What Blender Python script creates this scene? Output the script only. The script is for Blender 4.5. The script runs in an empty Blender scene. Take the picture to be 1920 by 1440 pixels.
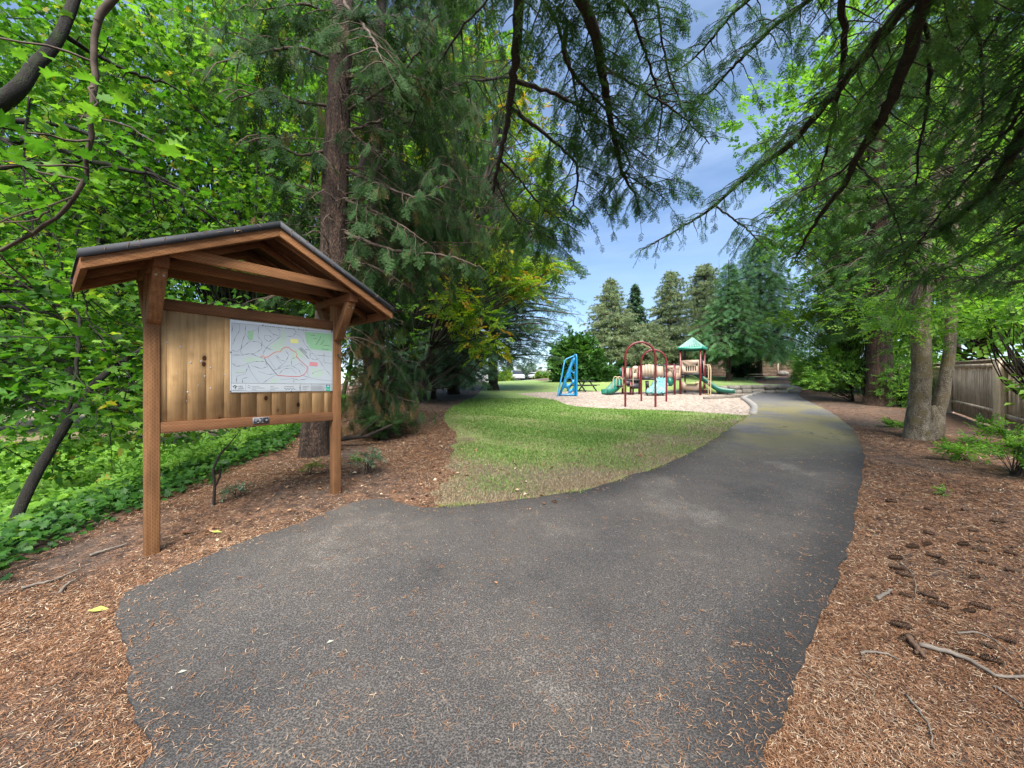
import bpy, math, random
import numpy as np
from mathutils import Vector, Matrix
from mathutils.geometry import delaunay_2d_cdt

# ------------------------------------------------------------------ camera, sky, sun, exposure
scene = bpy.context.scene
cd = bpy.data.cameras.new('camera'); cam = bpy.data.objects.new('camera', cd)
scene.collection.objects.link(cam); scene.camera = cam
EYE = 1.5; F = 690.0
cam.location = (0, 0, EYE); cam.rotation_euler = (math.radians(90), 0, 0)
cd.sensor_width = 36; cd.lens = 36 * F / 1920; cd.clip_start = 0.05; cd.clip_end = 3000

SUN_EL, SUN_AZ = 54.0, 178.0          # azimuth clockwise from +Y: behind the camera, a little to the right
SKY = 0.078; SUNE = 4.9; SUNANG = 45.0; EXPO = 1.43
w = bpy.data.worlds.new('World'); scene.world = w; w.use_nodes = True
nt = w.node_tree; nt.nodes.clear()
def N(nt, t, **k):
    n = nt.nodes.new(t)
    for a, b in k.items():
        if hasattr(n, a): setattr(n, a, b)
    return n
sky = N(nt, 'ShaderNodeTexSky', sky_type='NISHITA', sun_disc=False)
sky.sun_elevation = math.radians(SUN_EL); sky.sun_rotation = math.radians(SUN_AZ)
sky.air_density = 1.0; sky.dust_density = 0.1; sky.ozone_density = 2.0; sky.altitude = 0
tc = N(nt, 'ShaderNodeTexCoord')
mp = N(nt, 'ShaderNodeMapping'); mp.inputs['Scale'].default_value = (1.2, 1.2, 6.5); mp.inputs['Rotation'].default_value = (0.08, 0.2, 0.3)
cl = N(nt, 'ShaderNodeTexNoise'); cl.inputs['Scale'].default_value = 2.1; cl.inputs['Detail'].default_value = 7; cl.inputs['Roughness'].default_value = .55
rp = N(nt, 'ShaderNodeValToRGB'); rp.color_ramp.elements[0].position = .40; rp.color_ramp.elements[1].position = .85
rp.color_ramp.elements[0].color = (.16, .16, .16, 1); rp.color_ramp.elements[1].color = (.62, .62, .62, 1)
mx = N(nt, 'ShaderNodeMixRGB'); mx.inputs[2].default_value = (3.5, 4.6, 6.5, 1)
bg = N(nt, 'ShaderNodeBackground'); bg.inputs['Strength'].default_value = SKY
wo = N(nt, 'ShaderNodeOutputWorld')
L = nt.links.new
L(tc.outputs['Generated'], mp.inputs[0]); L(mp.outputs[0], cl.inputs['Vector']); L(cl.outputs[0], rp.inputs[0])
L(rp.outputs[0], mx.inputs[0]); tn_ = N(nt, 'ShaderNodeMixRGB', blend_type='MULTIPLY'); tn_.inputs[0].default_value = 1; tn_.inputs[2].default_value = (.84, .94, 1.03, 1); L(sky.outputs[0], tn_.inputs[1]); L(tn_.outputs[0], mx.inputs[1]); L(mx.outputs[0], bg.inputs[0]); L(bg.outputs[0], wo.inputs[0])
sl = bpy.data.lights.new('sun', 'SUN'); sl.energy = SUNE; sl.angle = math.radians(SUNANG); sl.color = (1, .95, .87)
so = bpy.data.objects.new('sun', sl); scene.collection.objects.link(so)
az, el = math.radians(SUN_AZ), math.radians(SUN_EL)
to_sun = Vector((math.sin(az) * math.cos(el), math.cos(az) * math.cos(el), math.sin(el)))
so.rotation_euler = (-to_sun).to_track_quat('-Z', 'Y').to_euler(); so.location = (0, 0, 30)
vs = scene.view_settings; vs.view_transform = 'Standard'; vs.look = 'None'; vs.gamma = 1; vs.use_curve_mapping = False; vs.exposure = EXPO
cy = scene.cycles
cy.use_denoising = True; cy.max_bounces = 7; cy.diffuse_bounces = 4; cy.glossy_bounces = 2; cy.transmission_bounces = 4; cy.transparent_max_bounces = 4
cy.use_adaptive_sampling = True; cy.adaptive_threshold = 0.02; cy.sample_clamp_indirect = 8

# ------------------------------------------------------------------ helpers
rng = np.random.default_rng(11); R = random.Random(5)
col = scene.collection
def at(x, y, Y): return np.array([(x - 960) / F * Y, Y, EYE - (y - 720) / F * Y])
def sst(a, b, x):
    t = np.clip((np.asarray(x, float) - a) / (b - a), 0, 1); return t * t * (3 - 2 * t)
def unit(v): v = np.asarray(v, float); return v / (np.linalg.norm(v, axis=-1, keepdims=True) + 1e-12)

class Acc:
    def __init__(s): s.v = []; s.f = []; s.t = []; s.n = 0
    def add(s, v, f, tint=None):
        v = np.asarray(v, float).reshape(-1, 3); f = [np.asarray(q, np.int64) for q in (f if isinstance(f, list) and len(f) and np.ndim(f[0]) == 2 else [f])]
        s.v.append(v); s.t.append(np.full(len(v), .5) if tint is None else np.broadcast_to(np.asarray(tint, float), (len(v),)))
        for q in f: s.f.append(q + s.n)
        s.n += len(v)
    def poly(s, pts, tint=None): s.add(pts, np.arange(len(pts))[None, :], tint)
    def box(s, x0, x1, y0, y1, z0, z1, tint=None, M=None):
        v = np.array([[x, y, z] for x in (x0, x1) for y in (y0, y1) for z in (z0, z1)], float)
        if M is not None: v = v @ M[:3, :3].T + M[:3, 3]
        s.add(v, np.array([[0, 1, 3, 2], [4, 6, 7, 5], [0, 4, 5, 1], [2, 3, 7, 6], [0, 2, 6, 4], [1, 5, 7, 3]]), tint)
    def beam(s, a, b, wd, hd, tint=None, up=(0, 0, 1)):
        a = np.asarray(a, float); b = np.asarray(b, float); x = b - a; Lx = np.linalg.norm(x); x = x / Lx
        y = np.cross(up, x); y = y / np.linalg.norm(y); z = np.cross(x, y)
        M = np.eye(4); M[:3, 0] = x; M[:3, 1] = y; M[:3, 2] = z; M[:3, 3] = a
        s.box(0, Lx, -wd / 2, wd / 2, -hd / 2, hd / 2, tint, M)
    def tube(s, pts, r, sides=6, cap=False, tint=None, bump=0):
        p = np.asarray(pts, float); n = len(p); r = np.broadcast_to(np.asarray(r, float), (n,))
        tg = unit(np.gradient(p, axis=0)); ref = np.eye(3)[int(np.argmin(np.abs(tg).max(0)))]
        a = unit(np.cross(tg, ref)); b = np.cross(tg, a)
        th = np.linspace(0, 2 * np.pi, sides, endpoint=False)
        rr = r[:, None, None] * (1 + (bump * rng.normal(size=(n, sides, 1)) if bump else 0))
        v = p[:, None] + rr * (np.cos(th)[None, :, None] * a[:, None] + np.sin(th)[None, :, None] * b[:, None])
        i = np.arange(n - 1)[:, None] * sides; j = np.arange(sides)[None]; k = (j + 1) % sides
        f = np.stack([i + j, i + k, i + sides + k, i + sides + j], -1).reshape(-1, 4)
        fs = [f]
        if cap: fs += [np.arange(sides)[::-1][None], (np.arange(sides) + (n - 1) * sides)[None]]
        s.add(v.reshape(-1, 3), fs, tint)
    def prism(s, outline, vec, tint=None):
        o = np.asarray(outline, float); n = len(o); v = np.vstack([o, o + np.asarray(vec, float)])
        q = np.array([[i, (i + 1) % n, n + (i + 1) % n, n + i] for i in range(n)])
        s.add(v, [np.arange(n)[::-1][None], (np.arange(n) + n)[None], q], tint)
    def inst(s, tv, tf, P, Rm, S, tint, tt=None):
        P = np.asarray(P, float); k = len(P)
        if k == 0: return
        S = np.asarray(S, float)
        if S.ndim == 1: S = S[:, None] * np.ones(3)
        v = np.einsum('kij,kmj->kmi', Rm, tv[None] * S[:, None, :]) + P[:, None]
        m = len(tv); fs = []
        for q in tf: fs.append((q[None] + (np.arange(k) * m)[:, None, None]).reshape(-1, q.shape[1]))
        t = np.repeat(tint, m)
        if tt is not None: t = t + np.tile(tt, k)
        s.add(v.reshape(-1, 3), fs, t)
    def build(s, name, mat, parent=None, smooth=False, bevel=0):
        me = bpy.data.meshes.new(name); v = np.concatenate(s.v); me.vertices.add(len(v)); me.vertices.foreach_set('co', v.ravel())
        tot = np.concatenate([np.full(len(f), f.shape[1]) for f in s.f]); lp = np.concatenate([f.ravel() for f in s.f])
        me.loops.add(len(lp)); me.loops.foreach_set('vertex_index', lp.astype(np.int32))
        me.polygons.add(len(tot)); st = np.concatenate([[0], np.cumsum(tot)[:-1]])
        me.polygons.foreach_set('loop_start', st.astype(np.int32)); me.polygons.foreach_set('loop_total', tot.astype(np.int32))
        if smooth: me.polygons.foreach_set('use_smooth', np.ones(len(tot), bool))
        a = me.attributes.new('tint', 'FLOAT', 'POINT'); a.data.foreach_set('value', np.concatenate(s.t).astype(np.float32))
        me.update(calc_edges=True); me.materials.append(mat)
        o = bpy.data.objects.new(name, me); col.objects.link(o)
        if parent is not None: o.parent = parent
        if bevel:
            b = o.modifiers.new('bevel', 'BEVEL'); b.width = bevel; b.segments = 2; b.limit_method = 'ANGLE'
        return o

def thing(name, label, cat, loc=(0, 0, 0), rz=0, group=None):
    o = bpy.data.objects.new(name, None); col.objects.link(o); o.location = loc; o.rotation_euler = (0, 0, rz); o.empty_display_size = .2
    return tag(o, label, cat, group)
def tag(o, label, cat, group=None, kind=None):
    o['label'] = label; o['category'] = cat
    if group: o['group'] = group
    if kind: o['kind'] = kind
    return o
def struct(o, kind='structure', label=None, cat=None):
    o['kind'] = kind
    if label: o['label'] = label
    if cat: o['category'] = cat
    return o
def unparent_shift(acc, loc):           # world geometry -> local to a thing at loc
    acc.v = [v - np.asarray(loc, float) for v in acc.v]
def catmull(pts, n):
    p = np.asarray(pts, float)
    if len(p) == 2: return p[0] + (p[1] - p[0]) * np.linspace(0, 1, n)[:, None]
    q = np.vstack([2 * p[0] - p[1], p, 2 * p[-1] - p[-2]]); out = []
    for u in np.linspace(0, len(p) - 1, n):
        i = min(int(u), len(p) - 2); t = u - i; a, b, c, d = q[i:i + 4]
        out.append(.5 * (2 * b + (c - a) * t + (2 * a - 5 * b + 4 * c - d) * t * t + (3 * b - a - 3 * c + d) * t ** 3))
    return np.array(out)
def basis(x, up):
    x = unit(x); up = np.broadcast_to(np.asarray(up, float), x.shape); y = unit(np.cross(up, x)); z = np.cross(x, y)
    return np.stack([x, y, z], -1)

# ------------------------------------------------------------------ materials
def mat(name):
    m = bpy.data.materials.new(name); m.use_nodes = True; nt = m.node_tree
    return m, nt, nt.nodes['Principled BSDF'], nt.nodes['Material Output']
def ramp(nt, src, stops):
    r = N(nt, 'ShaderNodeValToRGB'); e = r.color_ramp.elements
    while len(e) < len(stops): e.new(.5)
    for k, (p, c) in zip(e, stops): k.position = p; k.color = (*c, 1)
    nt.links.new(src, r.inputs[0]); return r.outputs[0]
def noise(nt, scale, detail=4, rough=.6, vec=None, dist=0, coord='Object', sc=None):
    if vec is None: vec = N(nt, 'ShaderNodeTexCoord').outputs[coord]
    if sc:
        m = N(nt, 'ShaderNodeMapping'); m.inputs['Scale'].default_value = sc; nt.links.new(vec, m.inputs[0]); vec = m.outputs[0]
    n = N(nt, 'ShaderNodeTexNoise'); n.inputs['Scale'].default_value = scale; n.inputs['Detail'].default_value = detail; n.inputs['Roughness'].default_value = rough; n.inputs['Distortion'].default_value = dist
    nt.links.new(vec, n.inputs['Vector']); return n.outputs[0]
def mixc(nt, f, a, b, mode='MIX'):
    m = N(nt, 'ShaderNodeMixRGB', blend_type=mode)
    for i, q in ((0, f), (1, a), (2, b)):
        if isinstance(q, (int, float)): m.inputs[i].default_value = q
        elif isinstance(q, tuple): m.inputs[i].default_value = (*q, 1)
        else: nt.links.new(q, m.inputs[i])
    return m.outputs[0]
def mth(nt, op, a, b=0., c=None):
    m = N(nt, 'ShaderNodeMath', operation=op)
    for i, q in enumerate((a, b) if c is None else (a, b, c)):
        if isinstance(q, (int, float)): m.inputs[i].default_value = q
        else: nt.links.new(q, m.inputs[i])
    return m.outputs[0]
def bump(nt, bsdf, h, strength=.5, dist=.02):
    b = N(nt, 'ShaderNodeBump'); b.inputs['Strength'].default_value = strength; b.inputs['Distance'].default_value = dist
    nt.links.new(h, b.inputs['Height']); nt.links.new(b.outputs[0], bsdf.inputs['Normal'])
def attr(nt, n='tint'):
    a = N(nt, 'ShaderNodeAttribute'); a.attribute_name = n; return a.outputs['Fac']
def leafmat(name, stops, trans=.45, rough=.6, tcol=1.3):
    m, nt, p, out = mat(name); c = ramp(nt, attr(nt), stops); nt.links.new(c, p.inputs['Base Color']); p.inputs['Roughness'].default_value = rough
    p.inputs['Specular IOR Level'].default_value = .08 if 'needle' in name or 'cedar' in name else .25
    t = N(nt, 'ShaderNodeBsdfTranslucent'); cc = mixc(nt, 1., c, (tcol, tcol * 1.05, .55), 'MULTIPLY'); nt.links.new(cc, t.inputs[0])
    ms = N(nt, 'ShaderNodeMixShader'); ms.inputs[0].default_value = trans
    nt.links.new(p.outputs[0], ms.inputs[1]); nt.links.new(t.outputs[0], ms.inputs[2]); nt.links.new(ms.outputs[0], out.inputs[0]); return m
def plain(name, c, rough=.6, var=.12, scale=6, metal=0, coord='Object', bmp=0):
    m, nt, p, out = mat(name); n = noise(nt, scale, 5, .6, coord=coord)
    a = tuple(max(0, q * (1 - var * 1.6)) for q in c); b = tuple(min(1, q * (1 + var)) for q in c)
    nt.links.new(ramp(nt, n, [(.3, a), (.7, b)]), p.inputs['Base Color']); p.inputs['Roughness'].default_value = rough; p.inputs['Metallic'].default_value = metal
    if bmp: bump(nt, p, noise(nt, scale * 6, 4), bmp, .01)
    return m
def barkmat(name, a, b, c, sx=14, sz=2.2, strength=1.0, moss=None):
    m, nt, p, out = mat(name)
    n1 = noise(nt, 1, 6, .65, sc=(sx, sx, sz), dist=.6)
    v = N(nt, 'ShaderNodeTexVoronoi', feature='DISTANCE_TO_EDGE'); mm = N(nt, 'ShaderNodeMapping'); mm.inputs['Scale'].default_value = (sx * 1.3, sx * 1.3, sz * 1.1)
    nt.links.new(N(nt, 'ShaderNodeTexCoord').outputs['Object'], mm.inputs[0]); nt.links.new(mm.outputs[0], v.inputs['Vector'])
    h = mth(nt, 'ADD', n1, mth(nt, 'MULTIPLY', v.outputs[0], 1.1))
    c1 = ramp(nt, h, [(.46, a), (.70, b), (1.0, c)])
    if moss: c1 = mixc(nt, ramp(nt, noise(nt, 3.5, 5, .7), [(.5, (0, 0, 0)), (.62, (1, 1, 1))]), c1, moss)
    nt.links.new(c1, p.inputs['Base Color']); p.inputs['Roughness'].default_value = .9; bump(nt, p, h, strength, .07); return m

M = {}
M['fir_bark'] = barkmat('fir_bark', (.012, .007, .005), (.10, .056, .036), (.26, .165, .11), 15, 1.9, 1)
M['dark_bark'] = barkmat('dark_bark', (.012, .009, .007), (.035, .024, .018), (.085, .06, .045), 22, 4, .6)
M['moss_bark'] = barkmat('moss_bark', (.006, .005, .004), (.018, .014, .010), (.045, .034, .024), 20, 6, .6, moss=(.022, .034, .008))
M['grey_bark'] = barkmat('grey_bark', (.08, .06, .04), (.22, .175, .125), (.42, .38, .31), 10, 5, .6, moss=(.17, .13, .06))
M['twig'] = plain('twig', (.075, .052, .038), .9, .35, 9)
M['dead_twig'] = plain('dead_twig', (.085, .06, .042), .9, .35, 9)
M['maple'] = leafmat('maple_leaf', [(0, (.02, .065, .010)), (.3, (.045, .145, .014)), (.6, (.10, .235, .030)), (.93, (.20, .36, .05)), (1, (.32, .26, .04))], .5)
M['ash'] = leafmat('ash_leaf', [(0, (.05, .12, .012)), (.5, (.13, .25, .018)), (.85, (.28, .36, .03)), (1, (.42, .22, .03))], .45)
M['broad'] = leafmat('broad_leaf', [(0, (.04, .10, .018)), (.5, (.11, .26, .04)), (1, (.24, .43, .075))], .5)
M['shrub'] = leafmat('shrub_leaf', [(0, (.018, .055, .014)), (.5, (.045, .12, .025)), (1, (.09, .2, .04))], .3, .4)
M['needle'] = leafmat('fir_needles', [(0, (.022, .058, .018)), (.5, (.062, .142, .042)), (.88, (.13, .25, .075)), (1, (.15, .10, .045))], .3)
M['deodar'] = leafmat('blue_needles', [(0, (.035, .075, .045)), (.5, (.08, .155, .10)), (1, (.16, .27, .17))], .3)
M['spruce'] = leafmat('green_needles', [(0, (.045, .11, .05)), (.5, (.10, .23, .10)), (1, (.18, .36, .15))], .35)
M['bright_fir'] = leafmat('bright_needles', [(0, (.07, .15, .07)), (.5, (.14, .30, .14)), (1, (.25, .44, .21))], .35)
M['pine'] = leafmat('pine_needles', [(0, (.10, .14, .085)), (.5, (.23, .30, .18)), (.9, (.34, .42, .26)), (1, (.17, .13, .08))], .3)
M['cedar'] = leafmat('cedar_sprays', [(0, (.014, .036, .013)), (.5, (.042, .092, .032)), (.8, (.085, .165, .062)), (.86, (.15, .10, .05)), (1, (.27, .165, .075))], .3)
M['ivy'] = leafmat('ivy_leaf', [(0, (.010, .04, .008)), (.5, (.035, .11, .014)), (1, (.16, .32, .03))], .3, .5)
M['mahonia'] = leafmat('glossy_leaf', [(0, (.04, .09, .05)), (1, (.13, .22, .13))], .15, .25)
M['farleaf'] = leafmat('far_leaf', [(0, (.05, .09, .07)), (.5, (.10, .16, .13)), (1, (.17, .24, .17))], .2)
M['grass'] = leafmat('grass_blade', [(0, (.06, .13, .028)), (.55, (.16, .28, .06)), (.78, (.28, .37, .13)), (.84, (.24, .19, .11)), (1, (.38, .31, .20))], .3)
M['needle_litter'] = leafmat('dry_needles', [(0, (.04, .021, .013)), (.4, (.20, .096, .049)), (.8, (.35, .205, .12)), (1, (.50, .40, .29))], .1, .8)
M['maroon'] = plain('maroon_paint', (.125, .011, .016), .35, .12, 4)
M['tan'] = plain('tan_plastic', (.33, .25, .185), .55, .05, 3)
M['greenpl'] = plain('green_plastic', (.008, .11, .075), .35, .1, 3)
M['teal'] = plain('teal_plastic', (.13, .33, .34), .45, .5, 7)
M['roofgreen'] = plain('roof_green', (.14, .26, .22), .5, .2, 5)
M['roofedge'] = plain('roof_edge_green', (.02, .22, .15), .4, .1, 3)
M['deckdark'] = plain('dark_deck', (.03, .03, .035), .6, .2, 8)
M['tanrail'] = plain('tan_paint', (.47, .36, .22), .4, .08, 4)
M['blue'] = plain('blue_plastic', (.008, .17, .36), .35, .1, 3)
M['bluelight'] = plain('blue_paint', (.03, .26, .50), .35, .1, 3)
M['metal'] = plain('galvanised', (.42, .42, .42), .4, .1, 20, .8)
M['black'] = plain('black_metal', (.02, .02, .022), .5, .2, 10)
M['white'] = plain('white_print', (.50, .54, .57), .4, .02, 2)
M['conc'] = plain('concrete', (.27, .255, .235), .85, .15, 9, bmp=.3)
M['stone'] = plain('wall_stone', (.26, .235, .20), .9, .35, 3, bmp=.8)
M['cone'] = plain('pine_cone', (.12, .07, .042), .85, .4, 40)
M['conetip'] = plain('cone_scale', (.16, .095, .055), .85, .4, 40)
M['stick'] = plain('grey_stick', (.16, .135, .11), .9, .3, 12)
M['house'] = plain('cream_siding', (.58, .55, .50), .8, .06, 1)
M['hroof'] = plain('grey_shingles', (.26, .25, .24), .9, .2, 3)
M['glass'] = plain('dark_glass', (.03, .035, .04), .1, .1, 2)
M['carwhite'] = plain('white_paint', (.70, .71, .72), .3, .03, 2)
M['carsilver'] = plain('silver_paint', (.42, .43, .45), .3, .04, 2)
M['tyre'] = plain('tyre_rubber', (.02, .02, .02), .8, .2, 8)

def m_asphalt():
    m, nt, p, out = mat('asphalt'); vec = N(nt, 'ShaderNodeTexCoord').outputs['Object']
    n1 = noise(nt, 230, 3, .8, vec); n2 = noise(nt, .8, 5, .65, vec); n3 = noise(nt, 3.5, 4, .6, vec)
    v = N(nt, 'ShaderNodeTexVoronoi'); v.inputs['Scale'].default_value = 115; nt.links.new(vec, v.inputs['Vector'])
    base = ramp(nt, n2, [(.30, (.023, .0225, .023)), (.45, (.040, .038, .037)), (.56, (.048, .044, .041)), (.70, (.086, .080, .073))])
    c = mixc(nt, 1, base, ramp(nt, mth(nt, 'ADD', mth(nt, 'MULTIPLY', v.outputs[0], .5), n1), [(.35, (.16, .16, .16)), (.70, (1, 1, 1)), (.98, (3.6, 3.4, 3.2))]), 'MULTIPLY')
    c = mixc(nt, ramp(nt, n3, [(.52, (0, 0, 0)), (.75, (.45, .45, .45))]), c, (.10, .085, .07))
    sx = N(nt, 'ShaderNodeSeparateXYZ'); nt.links.new(vec, sx.inputs[0])
    # moss where the path bends; lighter grey paints the light beyond the shade edge
    my = ramp(nt, mth(nt, 'DIVIDE', sx.outputs[1], 30.), [(.20, (0, 0, 0)), (.27, (1, 1, 1)), (.47, (1, 1, 1)), (.53, (0, 0, 0))])
    mo = mixc(nt, 1, my, ramp(nt, noise(nt, .75, 4, .6, vec), [(.38, (.0, .0, .0)), (.56, (.8, .8, .8))]), 'MULTIPLY')
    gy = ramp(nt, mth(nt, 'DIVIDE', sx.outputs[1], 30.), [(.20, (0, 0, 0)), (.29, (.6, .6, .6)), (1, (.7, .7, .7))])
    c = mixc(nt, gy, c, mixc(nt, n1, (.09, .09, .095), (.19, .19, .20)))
    c = mixc(nt, mo, c, (.20, .175, .07))
    ve = N(nt, 'ShaderNodeTexVoronoi', feature='DISTANCE_TO_EDGE'); ve.inputs['Scale'].default_value = .42; dn2 = N(nt, 'ShaderNodeTexNoise'); dn2.inputs['Scale'].default_value = 2.5; dn2.inputs['Detail'].default_value = 6; nt.links.new(vec, dn2.inputs['Vector']); s2 = N(nt, 'ShaderNodeVectorMath', operation='SCALE'); s2.inputs['Scale'].default_value = .55; nt.links.new(dn2.outputs[1], s2.inputs[0]); a2 = N(nt, 'ShaderNodeVectorMath', operation='ADD'); nt.links.new(vec, a2.inputs[0]); nt.links.new(s2.outputs[0], a2.inputs[1]); nt.links.new(a2.outputs[0], ve.inputs['Vector'])
    ck = mth(nt, 'MULTIPLY', mth(nt, 'LESS_THAN', ve.outputs[0], .0028), ramp(nt, noise(nt, .5, 2, .5, vec), [(.50, (0, 0, 0)), (.60, (.75, .75, .75))])); c = mixc(nt, ck, c, (.012, .012, .012))
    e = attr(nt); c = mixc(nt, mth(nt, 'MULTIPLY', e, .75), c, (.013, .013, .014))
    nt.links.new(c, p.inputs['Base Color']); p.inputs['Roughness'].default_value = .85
    bump(nt, p, mth(nt, 'ADD', v.outputs[0], n1), .9, .006); return m
M['asphalt'] = m_asphalt()
def m_mulch():
    m, nt, p, out = mat('bark_mulch'); vec = N(nt, 'ShaderNodeTexCoord').outputs['Object']
    v = N(nt, 'ShaderNodeTexVoronoi'); v.inputs['Scale'].default_value = 55; v.inputs['Randomness'].default_value = 1
    mm = N(nt, 'ShaderNodeMapping'); mm.inputs['Scale'].default_value = (1, 2.2, 1); mm.inputs['Rotation'].default_value = (0, 0, .5)
    nd = N(nt, 'ShaderNodeTexNoise'); nd.inputs['Scale'].default_value = 9; nt.links.new(vec, nd.inputs['Vector'])
    ad = N(nt, 'ShaderNodeVectorMath', operation='ADD'); nt.links.new(vec, ad.inputs[0]); sc2 = N(nt, 'ShaderNodeVectorMath', operation='SCALE'); nt.links.new(nd.outputs[1], sc2.inputs[0]); sc2.inputs['Scale'].default_value = .12; nt.links.new(sc2.outputs[0], ad.inputs[1])
    nt.links.new(ad.outputs[0], mm.inputs[0]); nt.links.new(mm.outputs[0], v.inputs['Vector'])
    n2 = noise(nt, .55, 5, .7, vec); n1 = noise(nt, 60, 4, .8, vec)
    c = ramp(nt, v.outputs['Color'], [(.1, (.06, .031, .019)), (.5, (.20, .10, .056)), (.8, (.33, .19, .11)), (1, (.46, .32, .215))])
    c = mixc(nt, 1, c, ramp(nt, n1, [(.3, (.35, .35, .35)), (.65, (1.25, 1.2, 1.15))]), 'MULTIPLY')
    c = mixc(nt, ramp(nt, n2, [(.48, (0, 0, 0)), (.62, (.75, .75, .75))]), c, mixc(nt, n1, (.04, .03, .026), (.14, .105, .085)))
    sx = N(nt, 'ShaderNodeSeparateXYZ'); nt.links.new(vec, sx.inputs[0])
    g = ramp(nt, mth(nt, 'DIVIDE', sx.outputs[1], 100.), [(.0, (0, 0, 0)), (.06, (0, 0, 0)), (.14, (.3, .3, .3)), (1, (.3, .3, .3))])
    c = mixc(nt, g, c, mixc(nt, n1, (.08, .055, .04), (.26, .20, .155)))
    c = mixc(nt, 1, c, ramp(nt, noise(nt, 7, 5, .75, vec), [(.38, (.35, .34, .33)), (.52, (1, 1, 1)), (.66, (1.35, 1.3, 1.25))]), 'MULTIPLY')
    c = mixc(nt, attr(nt), c, mixc(nt, n1, (.02, .02, .01), (.05, .06, .02)))
    nt.links.new(c, p.inputs['Base Color']); p.inputs['Roughness'].default_value = .95; bump(nt, p, mth(nt, 'ADD', v.outputs[0], n1), 1, .02); return m
M['mulch'] = m_mulch()
def m_lawn():
    m, nt, p, out = mat('lawn'); vec = N(nt, 'ShaderNodeTexCoord').outputs['Object']
    n1 = noise(nt, 45, 4, .8, vec); n2 = noise(nt, .45, 5, .65, vec); n3 = noise(nt, 2.2, 4, .7, vec)
    gcol = ramp(nt, n1, [(.3, (.08, .14, .03)), (.6, (.23, .34, .09)), (.8, (.38, .48, .17))])
    gcol = mixc(nt, ramp(nt, n2, [(.45, (0, 0, 0)), (.7, (.55, .55, .55))]), gcol, mixc(nt, n1, (.22, .27, .08), (.45, .50, .20)))
    dry = mixc(nt, ramp(nt, noise(nt, 90, 4, .8, vec), [(.35, (0, 0, 0)), (.65, (1, 1, 1))]), (.045, .036, .022), (.25, .20, .13))
    f = mth(nt, 'ADD', attr(nt), mth(nt, 'MULTIPLY', mth(nt, 'SUBTRACT', n3, .5), 1.6))
    c = mixc(nt, ramp(nt, f, [(.38, (0, 0, 0)), (.72, (1, 1, 1))]), gcol, dry)
    nt.links.new(c, p.inputs['Base Color']); p.inputs['Roughness'].default_value = .9; bump(nt, p, n1, 1, .03); return m
M['lawn'] = m_lawn()
def m_chips(name, a, b, c3, sc):
    m, nt, p, out = mat(name); vec = N(nt, 'ShaderNodeTexCoord').outputs['Object']
    v = N(nt, 'ShaderNodeTexVoronoi'); v.inputs['Scale'].default_value = sc; nt.links.new(vec, v.inputs['Vector'])
    n1 = noise(nt, .8, 5, .7, vec)
    c = ramp(nt, v.outputs['Color'], [(.05, a), (.5, b), (.95, c3)]); c = mixc(nt, ramp(nt, n1, [(.45, (0, 0, 0)), (.7, (.4, .4, .4))]), c, tuple(q * .75 for q in b))
    nt.links.new(c, p.inputs['Base Color']); p.inputs['Roughness'].default_value = .95; bump(nt, p, v.outputs[0], 1, .03); return m
M['chips'] = m_chips('wood_chips', (.13, .10, .08), (.31, .25, .205), (.50, .425, .36), 14)
M['road'] = m_chips('road_asphalt', (.20, .19, .19), (.26, .25, .25), (.32, .31, .31), 40)
M['field'] = m_chips('dry_grass', (.17, .14, .065), (.29, .235, .135), (.40, .33, .21), 6)

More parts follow.
